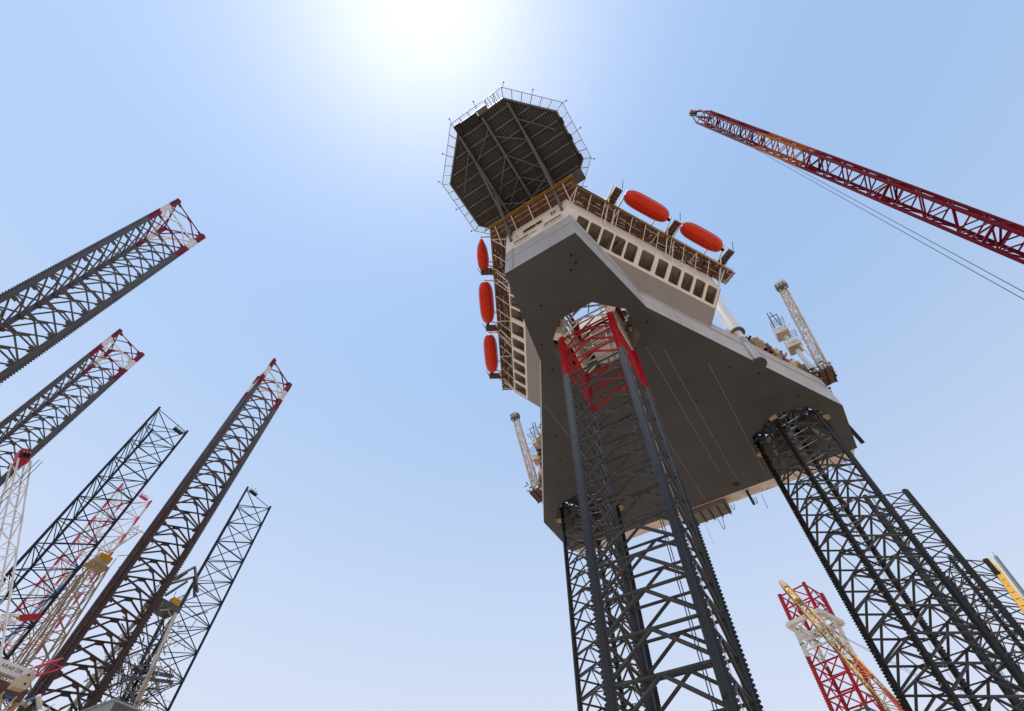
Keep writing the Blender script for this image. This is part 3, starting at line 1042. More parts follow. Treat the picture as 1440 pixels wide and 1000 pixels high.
kleg('lattice_tower_leg', 'square lattice leg painted in red and white bands behind a yellow crane boom', [(-11.1, 175.9), (-2.9, 173.0), (0.25, 182.2), (-7.95, 185.1)], GZ, 90, 5, 4.2, kband, [81, 71, 56], ['leg_red', 'leg_white', 'grey_steel'], None, 0.24, 0.2, prof_s=1.15, rack=(0.6, 0.25))
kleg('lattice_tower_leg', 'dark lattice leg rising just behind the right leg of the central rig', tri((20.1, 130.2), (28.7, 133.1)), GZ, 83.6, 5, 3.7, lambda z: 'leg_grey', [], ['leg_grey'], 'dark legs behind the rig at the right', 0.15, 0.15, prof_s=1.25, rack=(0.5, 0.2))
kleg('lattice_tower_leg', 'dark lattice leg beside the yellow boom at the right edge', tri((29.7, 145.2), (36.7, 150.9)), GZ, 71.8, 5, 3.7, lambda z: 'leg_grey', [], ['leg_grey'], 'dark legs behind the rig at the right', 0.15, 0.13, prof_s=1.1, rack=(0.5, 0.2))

# ------------------------------------------------------------------ lifeboats
BOATS = 'red lifeboats hung along the rig'


def lifeboat(label, s0, s1, port, width, zc, height, pointed=False):
    sc = (s0 + s1) / 2
    oc = 5.15
    L_ = s1 - s0
    p0 = sp3(sc, oc, zc - height / 2, port)
    root = empty('lifeboat', p0, label, 'lifeboat', BOATS)
    NS, NC = 28, 24
    m = MB()
    rings = []
    for i in range(NS + 1):
        t = -1 + 2 * i / NS
        e = 4.0
        w = (1 - abs(t) ** e) ** (1 / 2.3)
        hgt = (1 - abs(t) ** 4.5) ** (1 / 2.5)
        if pointed and t < 0:
            w = (1 - abs(t) ** 1.9) ** 0.9
            hgt = (1 - abs(t) ** 3.0) ** 0.6
        w = max(w, 0.03)
        hgt = max(hgt, 0.04)
        ring = []
        for k in range(NC):
            a = 2 * math.pi * k / NC
            cy, cz = math.cos(a), math.sin(a)
            yy = math.copysign(abs(cy) ** 0.75, cy) * width / 2 * w
            zz = math.copysign(abs(cz) ** (0.85 if cz < 0 else 0.8), cz) * height / 2 * hgt
            if cz < 0:          # V of the keel
                zz = -height / 2 * hgt * (abs(cz) ** 1.05)
            ring.append(sp3(sc + t * L_ / 2, oc + yy, zc + zz, port))
        rings.append(ring)
    vs = [p for r_ in rings for p in r_]
    fs = []
    for i in range(NS):
        for k in range(NC):
            q = (i * NC + k, i * NC + (k + 1) % NC, (i + 1) * NC + (k + 1) % NC, (i + 1) * NC + k)
            fs.append(q if port else q[::-1])
    fs += [tuple(range(NC)), tuple(range(NS * NC + NC - 1, NS * NC - 1, -1))]
    m.add(vs, fs)
    m.build('boat_hull', 'lifeboat_red', root, smooth=True)
    for kk in (15, 21, 3, 9):
        m = MB()
        m.path([rings[i][kk] for i in range(2, NS - 1)], 0.05, n=5)
        m.build('hull_rib', 'lifeboat_red', root)
    beam('keel', sp3(sc - L_ * 0.38, oc, zc - height / 2 - 0.04, port), sp3(sc + L_ * 0.38, oc, zc - height / 2 - 0.04, port), 0.1, 0.16, 'lifeboat_red', root)
    m = MB()
    loop = []
    for i in range(48):
        a = 2 * math.pi * i / 48
        t = math.copysign(abs(math.cos(a)) ** 0.5, math.cos(a)) * 0.985
        w = (1 - abs(t) ** 4.0) ** (1 / 2.3)
        if pointed and t < 0:
            w = (1 - abs(t) ** 1.9) ** 0.9
        loop.append(sp3(sc + t * L_ / 2, oc + math.copysign(w, math.sin(a)) * width / 2, zc + 0.1, port))
    m.path(loop + [loop[0]], 0.07, n=6)
    m.build('rubbing_strake', 'lifeboat_red', root)
    m = MB()
    m.box(-0.9, 0.9, -0.7, 0.7, 0, 0.9)
    q = sp3(s1 - 2.0, oc, zc + height / 2 - 0.25, port)
    m.v = [(x + q.x, y + q.y, z + q.z) for x, y, z in m.v]
    m.build('conning_hood', 'lifeboat_red', root)
    m = MB()
    q = sp3(s1 + 0.05 - 0.3, oc, zc - height * 0.28, port)
    m.tube(q, sp3(s1 + 0.15, oc, zc - height * 0.28, port), 0.3, n=10)
    m.build('propeller_guard', 'dark', root)
    for t in (-0.4, 0.4):
        rod('fall_rope', sp3(sc + t * L_, oc, zc + height / 2 - 0.1, port), sp3(sc + t * L_, oc, 96.8, port), 0.05, 'dark', root, 5)


lifeboat('orange red lifeboat on the right side of the rig, nearer the helideck', 10.0, 19.9, False, 3.1, 94.0, 3.1)
lifeboat('orange red lifeboat on the right side of the rig, farther from the helideck', 23.2, 33.0, False, 3.1, 94.0, 3.1)
lifeboat('narrow red boat with pointed bow, topmost of three on the left side', 1.6, 8.4, True, 2.2, 94.0, 2.4, True)
lifeboat('rounded red lifeboat, middle of the three on the left side of the rig', 11.0, 20.7, True, 3.0, 94.0, 3.1)
lifeboat('rounded red lifeboat, lowest of the three on the left side of the rig', 24.0, 34.0, True, 3.0, 94.0, 3.1)
# falls hang from davit heads: beams above the boats
for port in (False, True):
    for s in ((11.05, 18.95, 24.2, 32.1) if not port else (2.3, 7.7, 12.0, 19.7, 25.0, 33.0)):
        beam('davit_head', sp3(s, -0.2, 96.4, port), sp3(s, 5.6, 97.0, port), 0.25, 0.4, 'off_white', rig)
        rod('davit_leg', sp3(s, 1.6, 94.3, port), sp3(s, 1.9, 96.6, port), 0.14, 'off_white', rig, 6)


# ------------------------------------------------------------------ lattice booms and cranes
def lattice(parent, p0, p1, w0, w1, nb, matf, rc=0.12, rb=0.06, side=(0, 0, 1), taper=None, zig=True, names=('boom_chord', 'lacing'), sides=6, d0=None, d1=None):
    """square lattice boom from p0 to p1; four chords and lacing on all faces"""
    p0, p1 = Vector(p0), Vector(p1)
    ax = (p1 - p0).normalized()
    x = ax.cross(Vector(side)).normalized()
    y = x.cross(ax)
    d0 = w0 if d0 is None else d0
    d1 = w1 if d1 is None else d1
    cor = ((-1, -1), (1, -1), (1, 1), (-1, 1))

    def pt(k, t):
        w, d = w0 + (w1 - w0) * t, d0 + (d1 - d0) * t
        if taper:
            q = taper(t)
            w, d = w * q, d * q
        return p0.lerp(p1, t) + x * (cor[k % 4][0] * w / 2) + y * (cor[k % 4][1] * d / 2)
    # chords in runs of one colour
    runs = []
    for i in range(nb):
        c = matf((i + 0.5) / nb)
        if runs and runs[-1][2] == c and not taper:
            runs[-1][1] = (i + 1) / nb
        else:
            runs.append([i / nb, (i + 1) / nb, c])
    for k in range(4):
        for a, b, c in runs:
            rod(names[0], pt(k, a), pt(k, b), rc, c, parent, 8)
    for i in range(nb):
        a, b = i / nb, (i + 1) / nb
        mt = matf((i + 0.5) / nb)
        for k in range(4):
            if (i + k) % 2 == 0 or not zig:
                rod(names[1], pt(k, a), pt(k + 1, b), rb, mt, parent, sides)
            else:
                rod(names[1], pt(k + 1, a), pt(k, b), rb, mt, parent, sides)
            if i % 2 == 0:
                rod(names[1], pt(k, a), pt(k + 1, a), rb, mt, parent, sides)
    return pt


# tall red crawler-crane boom at the upper right
root = empty('crane_boom', (27.8, 34.7, GZ), 'dark red lattice crane boom with one orange section crossing the upper right', 'crane')
foot, tip = Vector((27.8, 34.7, GZ + 1.5)), Vector((19.9, 30.3, 97.0))


def redmat(t):
    return 'boom_orange' if 0.68 < t < 0.78 else 'boom_red'


bp = lattice(root, foot, tip, 1.5, 2.0, 52, redmat, 0.15, 0.075, side=(0.6, -0.8, 0))
ax = (tip - foot).normalized()
bx = ax.cross(Vector((0.6, -0.8, 0))).normalized()
by = bx.cross(ax)
for a, b, w_, mt in ((0.1, 0.68, 0.5, 'boom_red'), (0.68, 0.78, 0.75, 'boom_orange'), (0.78, 0.985, 1.05, 'boom_red')):
    beam('catwalk', foot.lerp(tip, a) + by * (0.68 + 0.22 * a), foot.lerp(tip, b) + by * (0.68 + 0.22 * b), w_, 0.08, mt, root, up=by)
for t in (0.40, 0.52, 0.655, 0.80, 0.87, 0.955):
    for k in range(4):
        rod('section_frame', bp(k, t), bp(k + 1, t), 0.13, redmat(t - 0.01), root, 6)
        rod('section_frame', bp(k, t), bp(k + 1, t + 0.012), 0.09, redmat(t - 0.01), root, 6)
head = tip + ax * 4.2 - bx * 0.2
for k in range(4):
    q = bp(k, 1.0)
    rod('head_strut', q, head + (q - tip) * 0.28, 0.12, 'boom_red', root, 6)
for k, o in enumerate((-0.55, 0.0, 0.55)):
    m = MB()
    c = head + bx * o * 0.8
    m.tube(c - bx * 0.08, c + bx * 0.08, 0.55, n=14)
    m.build('sheave', 'dark', root)
m = MB()
m.bar(tip - ax * 1.6, tip + ax * 0.5, 2.3, 0.12, up=by)
m.build('head_plate', 'boom_red', root)
m = MB()
m.bar(head - bx * 0.7, head + bx * 0.7, 0.2, 0.2, up=by)
m.build('sheave_axle', 'dark', root)
for dx in (-0.45, 0.45):
    rod('hoist_rope', head + bx * dx, Vector((head.x, head.y, 8)) + bx * dx * 1.2, 0.028, 'rope', root, 5)


def deck_crane(label, port):
    b0 = Vector((20.0, 84.6, HT))
    T = (lambda p: Vector(mir(p))) if port else (lambda p: Vector(p))
    root = empty('deck_crane', T(b0), label, 'crane', 'cranes on the deck of the central rig')
    m = MB()
    m.tube(T((19.5, 85.2, 83.7)), T((19.5, 85.2, 101.0)), 0.5, n=16)
    m.build('pedestal', 'white', root)
    # boom laid forward along the deck edge
    bt = Vector((20.4, 65.6, 89.6)) if not port else Vector((15.2, 66.4, 89.6))
    lattice(root, T((21.6, 86.6, 85.2)), T(bt), 1.7, 1.2, 18, lambda t: 'cream_white', 0.12, 0.085, side=(0, 0, 1))
    m = MB()
    for k in range(150):
        t = random.random()
        p = T(Vector((21.6, 86.6, 85.2)).lerp(bt, t)) + Vector((random.uniform(-.6, .6), random.uniform(-.6, .6), random.uniform(-.6, .6)))
        m.tube(p, p + Vector((random.uniform(-.7, .7), random.uniform(-1.4, 1.4), random.uniform(-.7, .7))), 0.05, n=4, mi=random.randrange(2))
    m.build('boom_fittings', ['tan', 'cream_white'], root, kind='stuff')
    m = MB()
    p = T(bt)
    m.bar(p + Vector((-1.0, 0, 0)), p + Vector((1.0, 0, 0)), 1.1, 1.3)
    hd = m.build('boom_head', 'grey_steel', root)
    for dx in (-0.6, 0, 0.6):
        m = MB()
        m.tube(p + Vector((dx - .07, -0.9, 0)), p + Vector((dx + .07, -0.9, 0)), 0.62, n=12)
        m.build('sheave', 'off_white', hd)
    # dark base platform jutting over the side
    m = MB()
    a, b = T((18.4, 84.6, 83.6)), T((22.6, 89.2, 83.9))
    m.box(min(a.x, b.x), max(a.x, b.x), a.y, b.y, 83.3, 83.7)
    pf = m.build('base_platform', 'deck_brown', root)
    m = MB()
    for k in range(70):
        q = T((random.uniform(18.2, 22.8), random.uniform(83.8, 89.4), random.uniform(83.4, 85.4)))
        m.tube(q, q + Vector((random.uniform(-.8, .8), random.uniform(-.8, .8), random.uniform(-.5, .8))), random.choice((0.05, 0.1, 0.18)), n=5, mi=random.randrange(3))
    m.build('platform_gear', ['dark', 'tan', 'yellow_dark'], root, kind='stuff')
    for x in (18.5, 19.8, 21.2, 22.5):
        rod('rail_post', T((x, 84.7, 83.7)), T((x, 84.7, 84.9)), 0.06, 'dark', pf, 6)
        rod('rail_post', T((x, 89.1, 83.7)), T((x, 89.1, 84.9)), 0.06, 'dark', pf, 6)
        beam('floor_beam', T((x, 84.6, 83.2)), T((x, 89.2, 83.2)), 0.16, 0.22, 'dark', pf)
    rod('rail', T((18.5, 84.7, 84.9)), T((22.5, 84.7, 84.9)), 0.06, 'dark', pf, 6)
    # operator and machinery boxes up the post
    for z, x0 in ((92.4, 18.0), (98.2, 17.8)):
        m = MB()
        a, b = T((x0, 83.4, z)), T((x0 + 2.9, 86.2, z))
        m.box(min(a.x, b.x), max(a.x, b.x), a.y, b.y, z, z + 1.9)
        bxo = m.build('machinery_box', 'off_white', root)
        m = MB()
        m.box(min(a.x, b.x) + .15, max(a.x, b.x) - .15, a.y + .15, b.y - .15, z - 0.06, z - 0.003)
        m.build('floor_pan', 'tan', bxo)
        for k in range(4):
            y = 81.0 + k * 0.55
            rod('rail', T((x0 + 0.1, y, z + 1.7)), T((x0 + 3.0, y, z + 1.7)), 0.06, 'grey_steel', bxo, 6)
        for dx in (0.1, 3.0):
            rod('rail', T((x0 + dx, 83.4, z + 1.8)), T((x0 + dx, 80.9, z + 1.8)), 0.08, 'off_white', bxo, 6)
        rod('hand_brace', T((x0 + 3.0, 83, z)), T((20.9, 80.0, z - 2.5)), 0.08, 'off_white', bxo, 6)
    for dx in (-0.8, 0.8):
        rod('a_frame', T((19.5 + dx, 85.2, 100.8)), T((19.3 + dx * .4, 82.2, 105.0)), 0.12, 'grey_steel', root, 6)
        rod('a_frame', T((19.5 + dx, 85.2, 100.8)), T((19.5 + dx, 81.6, 102.4)), 0.1, 'grey_steel', root, 6)
    rod('a_frame', T((18.6, 81.6, 102.4)), T((20.4, 81.6, 102.4)), 0.1, 'grey_steel', root, 6)
    rod('luffing_rope', T(bt + Vector((0, 0, 0.3))), T((21.9, 85.5, 88.5)), 0.04, 'rope', root, 5)
    rod('boom_stay', T((20.9, 84.6, 83.6)), T((20.4, 84.0, 92.4)), 0.14, 'white', root, 8)


deck_crane('white lattice crane on the right deck edge of the rig, beside two tan boxes', False)
deck_crane('white lattice crane leaning out from the left edge of the rig', True)
# deck clutter along both hull edges: winches, yellow rails, drums
for port in (False, True):
    lab = 'right' if not port else 'left'
    T = (lambda p: Vector(mir(p))) if port else (lambda p: Vector(p))
    for i, (s, mt, sc) in enumerate(((47.2, 'tan', 1.0), (48.6, 'grey_steel', 0.9), (50.0, 'yellow_dark', 1.0), (51.6, 'tan', 1.1), (53.0, 'grey_steel', 0.8), (54.4, 'lifeboat_red', 0.55), (55.8, 'off_white', 0.9), (57.4, 'yellow_dark', 0.9), (59.0, 'grey_steel', 0.9))):
        pz = Vector((B0 + SD * s + ND * (-5.2), ), ) if False else None
        q = B0 + SD * s + ND * (-FL_D - 0.4)
        m = MB()
        if i in (0, 1):
            m.tube((q.x - 0.9 * sc, q.y, HT + 1.9), (q.x + 0.9 * sc, q.y, HT + 1.9), 1.5 * sc, n=16)
            m.box(q.x - 1.3, q.x + 1.3, q.y - 1, q.y + 1, HT, HT + 1.2)
        else:
            m.box(q.x - 1.0 * sc, q.x + 1.0 * sc, q.y - 0.9 * sc, q.y + 0.9 * sc, HT, HT + 1.5 * sc)
        if port:
            m.v = [mir(p) for p in m.v]
            m.f = [f[::-1] for f in m.f]
        m.build('deck_winch' if i in (0, 1) else 'deck_unit', mt, rig)
    for i in range(14):
        s = 39 + i * 1.6
        q = B0 + SD * s + ND * (-FL_D - 0.1)
        rod('rail_post', T((q.x, q.y, HT)), T((q.x, q.y, HT + 1.2)), 0.05, 'yellow_dark', rig, 6)
    for z in (0.6, 1.2):
        a, b = B0 + SD * 39 + ND * (-FL_D - 0.1), B0 + SD * 65 + ND * (-FL_D - 0.1)
        rod('rail', T((a.x, a.y, HT + z)), T((b.x, b.y, HT + z)), 0.05, 'yellow_dark', rig, 6)
    m = MB()
    for k in range(420):
        s = random.uniform(42, 64)
        q = B0 + SD * s + ND * (-FL_D - random.uniform(0.1, 1.8))
        z = HT + random.uniform(0.2, 3.0) * (1.0 if s < 56 else 0.6)
        a = T((q.x, q.y, z))
        b = a + Vector((random.uniform(-1, 1), random.uniform(-1, 1), random.uniform(-.8, .8)))
        m.tube(a, b, random.choice((0.05, 0.08, 0.16, 0.24)), n=5, mi=random.randrange(4))
    m.build('deck_pipework', ['yellow_dark', 'tan', 'off_white', 'dark'], rig, kind='stuff')
for k, (x, y) in enumerate(((19.5, 85.8), (19.55, 87.0), (19.55, 88.2), (19.55, 89.4))):
    rod('vent_pipe', (x - 0.6, y, 80.6), (x + 0.75, y, 81.4), 0.1, 'grey_steel', rig, 6)
    m = MB()
    m.box(x + 0.5, x + 0.95, y - .25, y + .25, 81.3, 81.6)
    m.build('vent_head', 'dark', rig)
m = MB()
m.bar((19.6, 94.0, 78.5), (21.6, 102.0, 77.0), 0.8, 0.6)
m.build('side_davit', 'dark', rig)


# white crane boom with a red head, far left edge
root = empty('crane_boom', (-89.5, 37.0, GZ), 'white lattice crane boom with a bright red head at the left edge', 'crane')
t0, f0 = Vector((-100, 7.2, 56.5)), Vector((-89.5, 37.0, GZ))
lattice(root, f0, t0, 4.6, 1.7, 26, lambda t: 'cream_white', 0.15, 0.075, side=(1, 0, 0.2))
m = MB()
d = (t0 - f0).normalized()
m.bar(t0 - d * 0.2, t0 + d * 1.6, 1.5, 1.5, up=(1, 0, 0))
m.bar(t0 + d * 0.6, t0 + d * 2.3, 1.0, 1.1, up=(1, 0, 0))
hd = m.build('boom_head', 'leg_red', root)
for k in (-0.7, 0, 0.7):
    m = MB()
    s_ = d.cross(Vector((1, 0, 0.2))).normalized()
    c = t0 + d * 1.1 + Vector((0.8, 0, 0)) + s_ * k * 0.6
    m.tube(c - s_ * .1, c + s_ * .1, 0.5, n=12)
    m.build('sheave', 'dark', hd)
for dx in (0.0, 0.5):
    rod('hoist_rope', (-98.6, 8.6 + dx, 57.5), (-98.6 + dx * 2, 9.4 + dx * 3, 4), 0.05, 'navy', root, 5)

# tan tower crane behind the rusty leg
root = empty('tower_crane', (-124, 34, GZ), 'tan lattice tower with a yellow topped platform beside the rusty leg', 'crane')
lattice(root, (-120.0, 36.0, 5), (-125.6, 33.6, 60.5), 3.6, 2.7, 24, lambda t: 'tan', 0.2, 0.1, side=(1, 0, 0))
lattice(root, (-121.5, 31.5, 5), (-126.8, 31.0, 58.5), 2.4, 1.6, 22, lambda t: 'tan', 0.14, 0.08, side=(1, 0, 0), names=('mast_chord', 'mast_lacing'))
m = MB()
m.box(-123.5, -117.5, 30.0, 38.0, GZ, 5.1)
m.build('tower_base', 'tan', root)
m = MB()
m.box(-127.6, -123.8, 31.2, 35.0, 60.6, 60.9)
pf = m.build('platform', 'tan', root)
m = MB()
m.box(-127.0, -124.4, 31.6, 34.4, 60.9, 62.0)
m.build('machinery_box', 'tan', pf)
m = MB()
m.box(-126.6, -124.6, 32.0, 34.6, 62.0, 63.2)
m.build('winch', 'yellow', pf)
for x, y in ((-127.5, 31.3), (-123.9, 31.3), (-123.9, 34.9), (-127.5, 34.9)):
    rod('rail_post', (x, y, 61), (x, y, 63.2), 0.08, 'tan', pf, 6)
    rod('mast_strut', (x * 0.2 - 125.8 * 0.8, y * .2 + 33 * .8, 58), (x, y, 60.6), 0.1, 'tan', pf, 6)
lattice(root, (-126.0, 32.4, 64), (-127.4, 36.0, 72.5), 1.6, 1.4, 5, lambda t: 'tan', 0.09, 0.05, side=(1, 0, 0), names=('jib_chord', 'jib_lacing'))
for a, b in (((-127.6, 34.9, 72.4), (-125.9, 40.6, 71.6)), ((-125.9, 40.6, 71.6), (-124.5, 36.6, 62.0)), ((-125.4, 39.0, 67.0), (-124.6, 35.0, 64.0))):
    rod('jib_stay', a, b, 0.09, 'tan', root, 6)
rod('blue_hose', (-127.3, 31.2, 60.0), (-112.0, 22.0, 17.0), 0.2, 'blue', root, 6)

# grey derrick between the rusty leg and the rightmost dark blue leg
root = empty('derrick', (-111.6, 44.4, GZ), 'dark grey derrick tower with yellow machinery on top, lower left', 'derrick')
tc = Vector((-111.8, 44.0, 52.6))
for k, (dx, dy, bx_, by_) in enumerate(((-1.8, -2.0, -4.6, -4.4), (1.8, -2.0, 3.2, -4.6), (1.8, 2.4, 3.0, 6.6), (-1.8, 2.4, -4.6, 6.2))):
    rod('tower_leg', (tc.x + bx_, tc.y + by_, 14), (tc.x + dx, tc.y + dy, 52.6), 0.34, 'off_white' if k in (0, 2) else 'grey_steel', root, 8)
m = MB()
m.box(tc.x - 5.4, tc.x + 4.0, tc.y - 5.4, tc.y + 7.4, GZ, 14.0)
m.build('substructure', 'grey_steel', root)
legs4 = [(-1.8, -2.0, -4.6, -4.4), (1.8, -2.0, 3.2, -4.6), (1.8, 2.4, 3.0, 6.6), (-1.8, 2.4, -4.6, 6.2)]


def dpt(k, z):
    a = legs4[k % 4]
    t = (z - 14) / 38.6
    return Vector((tc.x + a[2] + (a[0] - a[2]) * t, tc.y + a[3] + (a[1] - a[3]) * t, z))


for j in range(7):
    z = 16 + j * 5.2
    for k in range(4):
        rod('tower_brace', dpt(k, z), dpt(k + 1, z), 0.15, 'grey_steel', root, 6)
        rod('tower_brace', dpt(k, z), dpt(k + 1, z + 5.2), 0.13, 'grey_steel', root, 6)
        rod('tower_brace', dpt(k + 1, z), dpt(k, z + 5.2), 0.13, 'grey_steel', root, 6)
m = MB()
m.box(tc.x - 2.2, tc.x + 2.2, tc.y - 2.4, tc.y + 2.9, 52.6, 53.7)
pf = m.build('crown_platform', 'grey_steel', root)
for x0, y0 in ((-1.6, -2.3), (-0.2, 0.8)):
    m = MB()
    m.box(tc.x + x0, tc.x + x0 + 1.5, tc.y + y0, tc.y + y0 + 1.6, 53.7, 55.3)
    m.build('winch', 'yellow', pf)
for k in range(10):
    x = tc.x - 2.1 + (k % 5) * 1.05
    y = tc.y - 2.3 + (k // 5) * 5.1
    rod('rail_post', (x, y, 53.7), (x, y, 57.0), 0.08, 'grey_steel', pf, 6)
for z_ in (55.2, 57.0):
    for y_ in (tc.y - 2.3, tc.y + 2.8):
        rod('rail', (tc.x - 2.1, y_, z_), (tc.x + 2.1, y_, z_), 0.08, 'grey_steel', pf, 6)
for a, b in (((-1.2, 0, 56), (-1.6, 2.6, 60.5)), ((-0.4, -1.6, 56), (-1.2, 1.4, 61.8)), ((0, -2, 57), (-1, 2.2, 63.5)), ((-1, 2.2, 63.5), (1.6, 4.4, 58)), ((1.4, 4.4, 57), (-0.6, 3.0, 61.5)), ((0.8, -1.5, 57), (-0.2, 2.6, 61))):
    rod('a_frame', tc + Vector((a[0], a[1], a[2] - 52.6)), tc + Vector((b[0], b[1], b[2] - 52.6)), 0.28, 'grey_steel', root, 6)
m = MB()
m.bar((tc.x + 1.0, tc.y + 1, 41.9), (tc.x + 1.0, tc.y + 8.5, 43.4), 0.6, 0.5)
m.bar((tc.x + 2.0, tc.y + 1, 40.4), (tc.x + 2.0, tc.y + 8.5, 42.2), 0.5, 0.5)
m.build('service_arm', 'grey_steel', root)
m = MB()
for k in range(420):
    p = Vector((tc.x + random.uniform(-4, 3), tc.y + random.uniform(-3, 8.5), random.choice((random.uniform(26, 54), random.uniform(38, 44)))))
    m.tube(p, p + Vector((random.uniform(-2, 2), random.uniform(-2, 2), random.uniform(-2, 2))), random.choice((0.04, 0.07, 0.12)), n=5, mi=random.randrange(4))
m.build('tower_fittings', ['grey_steel', 'dark', 'tan', 'off_white'], root, kind='stuff')
rod('dead_line', (tc.x + 1.5, tc.y + 2.6, 53), (tc.x + 3.2, tc.y + 5.0, 30), 0.3, 'tan', root, 6)

# engine house of grey corrugated sheet at the bottom edge
root = empty('engine_house', (-96.5, 40.2, GZ), 'grey corrugated box with white side at the bottom left edge', 'machine house')
m = MB()
m.box(-103, -93.0, 37.6, 46.5, GZ, 30.9)
m.build('wall', 'galv', root)
for k in range(22):
    y = 38.2 + k * 0.4
    beam('corrugation', (-92.92, y, 10), (-92.92, y, 30.8), 0.2, 0.16, 'grey_steel', root, up=(1, 0, 0))
m = MB()
m.box(-103.2, -92.7, 37.4, 46.7, 30.9, 31.1)
m.build('roof', 'galv', root)

# white lettered beam and the small cab box in the lower left corner
root = empty('gantry_beam', (-93, 22, GZ), 'white beam with dark lettering at the lower left edge', 'gantry')
m = MB()
m.bar((-92.5, 16.0, 29.7), (-92.5, 26.4, 29.7), 1.2, 1.25)
m.build('white_beam', 'cream_white', root)
m = MB()
m.bar((-92.8, 15.5, 27.8), (-92.8, 27.0, 27.8), 1.4, 1.3)
m.build('lower_girder', 'deck_brown', root)
fc = bpy.data.curves.new('lettering', 'FONT')
fc.body = 'ARAP DR'
fc.size = 0.6
fc.space_character = 1.1
fc.extrude = 0.01
fc.materials.append(MATS['text_dark'])
fo = bpy.data.objects.new('lettering', fc)
COL.link(fo)
fo.parent = root
fo.rotation_euler = (R(90), 0, R(90))
fo.location = Vector((-91.88, 22.3, 29.55)) - root.location
for y in (16.0, 26.8):
    rod('gantry_post', (-93, y, GZ), (-93, y, 27.3), 0.3, 'tan', root, 8)
for k in range(9):
    rod('girder_lacing', (-92.0, 15.5 + k * 1.3, 27.0 if k % 2 else 25.2), (-92.0, 16.8 + k * 1.3, 25.2 if k % 2 else 27.0), 0.1, 'tan', root, 6)
rod('girder_chord', (-92.0, 15.5, 25.1), (-92.0, 27.5, 25.1), 0.14, 'tan', root, 6)
lattice(root, (-96.0, 12.0, 19.0), (-97.5, 30.0, 34.0), 1.5, 1.2, 14, lambda t: 'cream_white' if int(t * 7) % 2 else 'pink_red', 0.1, 0.06, side=(1, 0, 0), names=('jib_chord', 'jib_lacing'))
m = MB()
for k in range(260):
    p = Vector((random.uniform(-96, -92), random.uniform(19, 31), random.uniform(20, 28)))
    m.tube(p, p + Vector((random.uniform(-.8, .8), random.uniform(-1.4, 1.4), random.uniform(-1.2, 1.2))), random.choice((0.05, 0.08, 0.16, 0.3)), n=5, mi=random.randrange(5))
m.build('gantry_pipework', ['tan', 'dark', 'off_white', 'blue', 'yellow_dark'], root, kind='stuff')
root = empty('crane_cab', (-90, 25.0, 26.6), 'small tan and pale grey cab box with slanted roof, lower left corner', 'crane cab')
m = MB()
pr = [(24.3, 27.4), (25.8, 27.5), (25.9, 28.9), (25.3, 29.5), (24.3, 28.6)]
k = len(pr)
m.add([(-89.4, y, z) for y, z in pr] + [(-90.8, y, z) for y, z in pr], [tuple(range(k)), tuple(range(2 * k - 1, k - 1, -1))] + [(i, k + i, k + (i + 1) % k, (i + 1) % k) for i in range(k)])
m.build('cab_body', 'tan_pale', root)
for y, z in ((24.95, 28.8), (25.2, 27.9)):
    m = MB()
    m.box(-89.42, -89.36, y, y + 0.22, z, z + 0.24)
    m.build('vent_hole', 'dark', root)
for y in (24.2, 25.7):
    rod('cab_strut', (-90.4, y, 26.95), (-91.2, y - 1.2, 18), 0.12, 'tan', root, 6)
root = empty('small_crane_jib', (-97.5, 20.8, GZ), 'short bright red and white jib at the left edge below the dark blue leg', 'crane')
m = MB()
m.bar((-97.6, 21.6, 36.9), (-97.3, 23.6, 38.0), 0.8, 0.7)
m.build('jib_box', 'leg_red', root)
lattice(root, (-98.0, 16.0, 34.0), (-97.6, 21.6, 36.9), 1.3, 0.9, 5, lambda t: 'cream_white', 0.09, 0.05, side=(1, 0, 0))
rod('jib_post', (-98, 16.2, GZ), (-98, 16.2, 34.2), 0.4, 'cream_white', root, 8)
root = empty('winch_unit', (-90, 31.4, 20), 'black hooked machinery silhouetted beneath the rusty leg, lower left', 'machinery')
m = MB()
m.bar((-90, 29.6, 26.2), (-90, 31.6, 26.7), 0.7, 0.6)
m.tube((-90, 30.4, 26.4), (-90, 31.9, 28.2), 0.13, n=6)
m.tube((-90, 31.9, 28.2), (-90, 32.3, 27.2), 0.16, n=6)
m.tube((-90, 30.9, 27.2), (-90, 31.8, 28.1), 0.1, n=6)
m.build('frame', 'dark', root)
rod('post', (-90, 29.8, GZ), (-90, 29.8, 26), 0.2, 'dark', root, 8)

# yellow lattice boom before the red and white leg
root = empty('crane_boom', (5, 118, GZ), 'slim yellow lattice crane boom in front of the red and white leg', 'crane')
t1, f1 = Vector((-7.4, 150.0, 78.6)), Vector((4.8, 112.0, 26.0))
lattice(root, f1, t1, 2.4, 1.3, 26, lambda t: 'yellow_dark' if int(t * 9) % 3 else 'yellow', 0.14, 0.07, side=(1, 0, 0))
d = (t1 - f1).normalized()
m = MB()
m.bar(t1 - d * 9.0, t1 - d * 2.0, 1.0, 1.0, up=(1, 0, 0))
m.build('boom_plate', 'yellow', root)
m = MB()
m.bar(t1 - d * 2.0, t1 + d * 2.0, 1.5, 1.2, up=(1, 0, 0))
m.build('boom_head', 'yellow_dark', root)
for k, (a, b) in enumerate(((0.18, 0.3), (0.36, 0.44))):
    m = MB()
    m.bar(f1.lerp(t1, a) + Vector((1.0, 0, 0)), f1.lerp(t1, b) + Vector((1.0, 0, 0)), 0.7, 0.7)
    m.build('winch_guard', 'lifeboat_red', root)
for dx in (2.6, 3.3):
    rod('pendant_rope', t1 + Vector((0.5, 0, -8)), f1 + Vector((dx + 6, 0, 6)), 0.05, 'rope', root, 5)
rod('pedestal', (f1.x, f1.y, GZ), f1 + Vector((0, 0, 0.6)), 1.4, 'yellow_dark', root, 12)
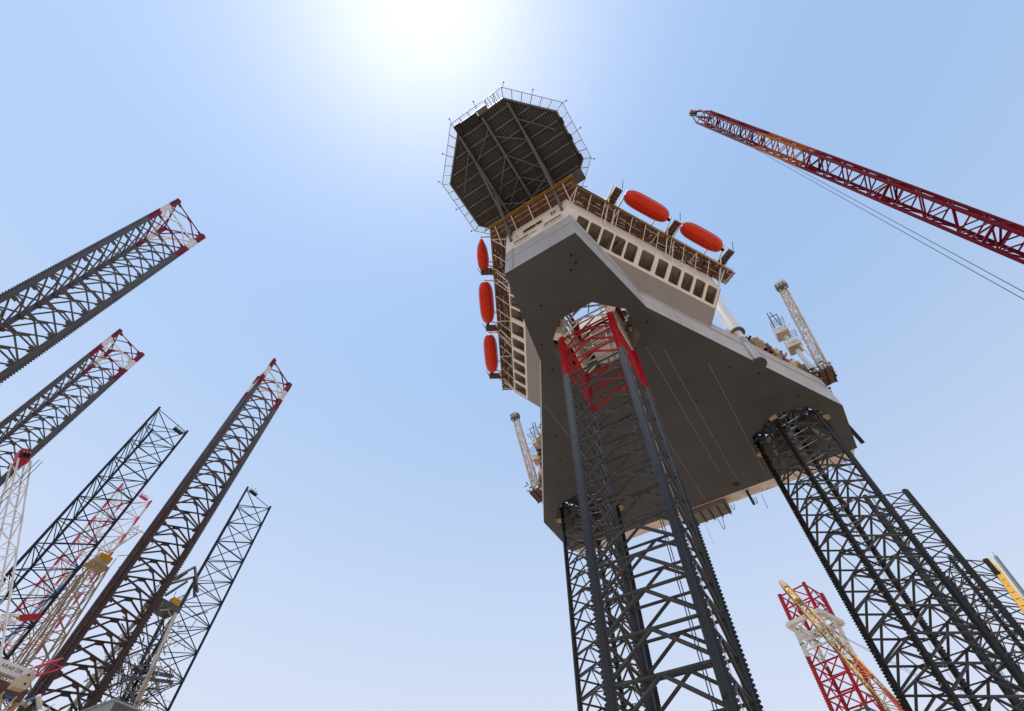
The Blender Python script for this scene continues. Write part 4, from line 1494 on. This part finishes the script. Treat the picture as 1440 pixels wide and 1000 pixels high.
# crown walkway on the red and white leg
root = empty('leg_platform', (-5.5, 178, 78), 'dirty white work platform round the red and white leg', 'platform')
for a, b in (((-12.6, 175.0), (-2.6, 171.6)), ((-2.6, 171.6), (1.8, 182.4)), ((1.8, 182.4), (-9.0, 186.6)), ((-9.0, 186.6), (-12.6, 175.0))):
    beam('platform_side', (*a, 80.2), (*b, 80.2), 1.3, 1.1, 'off_white', root)
m = MB()
for k in range(50):
    p = Vector((random.uniform(-11.5, 0.5), random.uniform(174, 184), random.uniform(73.5, 80)))
    m.tube(p, p + Vector((random.uniform(-2, 2), random.uniform(-2, 2), random.uniform(-1, 1))), 0.12, n=5, mi=random.randrange(3))
m.build('netting', ['deck_brown', 'off_white', 'dark'], root, kind='stuff')

# yellow box boom and grey screen at the right edge
root = empty('crane_boom', (34, 120, GZ), 'bright yellow box crane boom with grey mesh walkway at the right edge', 'crane')
t2, f2 = Vector((38.9, 157.0, 74.4)), Vector((32.6, 137.0, 50.0))
d = (t2 - f2).normalized()
m = MB()
m.bar(f2 - d * 20, t2 - d * 4.5, 1.5, 1.3, up=(1, 0, 0))
bm_ = m.build('boom_box', 'yellow', root)
m = MB()
m.bar(t2 - d * 4.5, t2, 0.6, 0.7, up=(1, 0, 0))
m.build('boom_tip', 'yellow', root)
for k in range(6):
    m = MB()
    c = f2.lerp(t2, 0.3 + k * 0.09) + Vector((-0.3, -1.1, -0.9))
    m.box(c.x - .35, c.x + .35, c.y - .35, c.y + .35, c.z - .45, c.z + .45)
    m.build('boom_fitting', 'dark', bm_)
off = Vector((1.7, 0.4, 0.6))
for k in range(9):
    a = t2.lerp(f2, k / 8) + off
    rod('walkway_post', a, a + Vector((0.3, 0.3, 1.2)), 0.05, 'grey_steel', root, 6)
for dz in (0.0, 0.6, 1.2):
    rod('walkway_rail', t2 + off + Vector((0.2 * dz, 0.2 * dz, dz)), f2 - d * 16 + off + Vector((0.2 * dz, 0.2 * dz, dz)), 0.05, 'grey_steel', root, 6)
m = MB()
m.bar(t2 + off, f2 - d * 16 + off, 0.9, 0.08, up=(0, 0, 1))
m.build('walkway_grating', 'grey_steel', root)
q = f2 - d * 19
rod('pedestal', (q.x, q.y, GZ), (q.x, q.y, q.z), 1.5, 'yellow', root, 12)
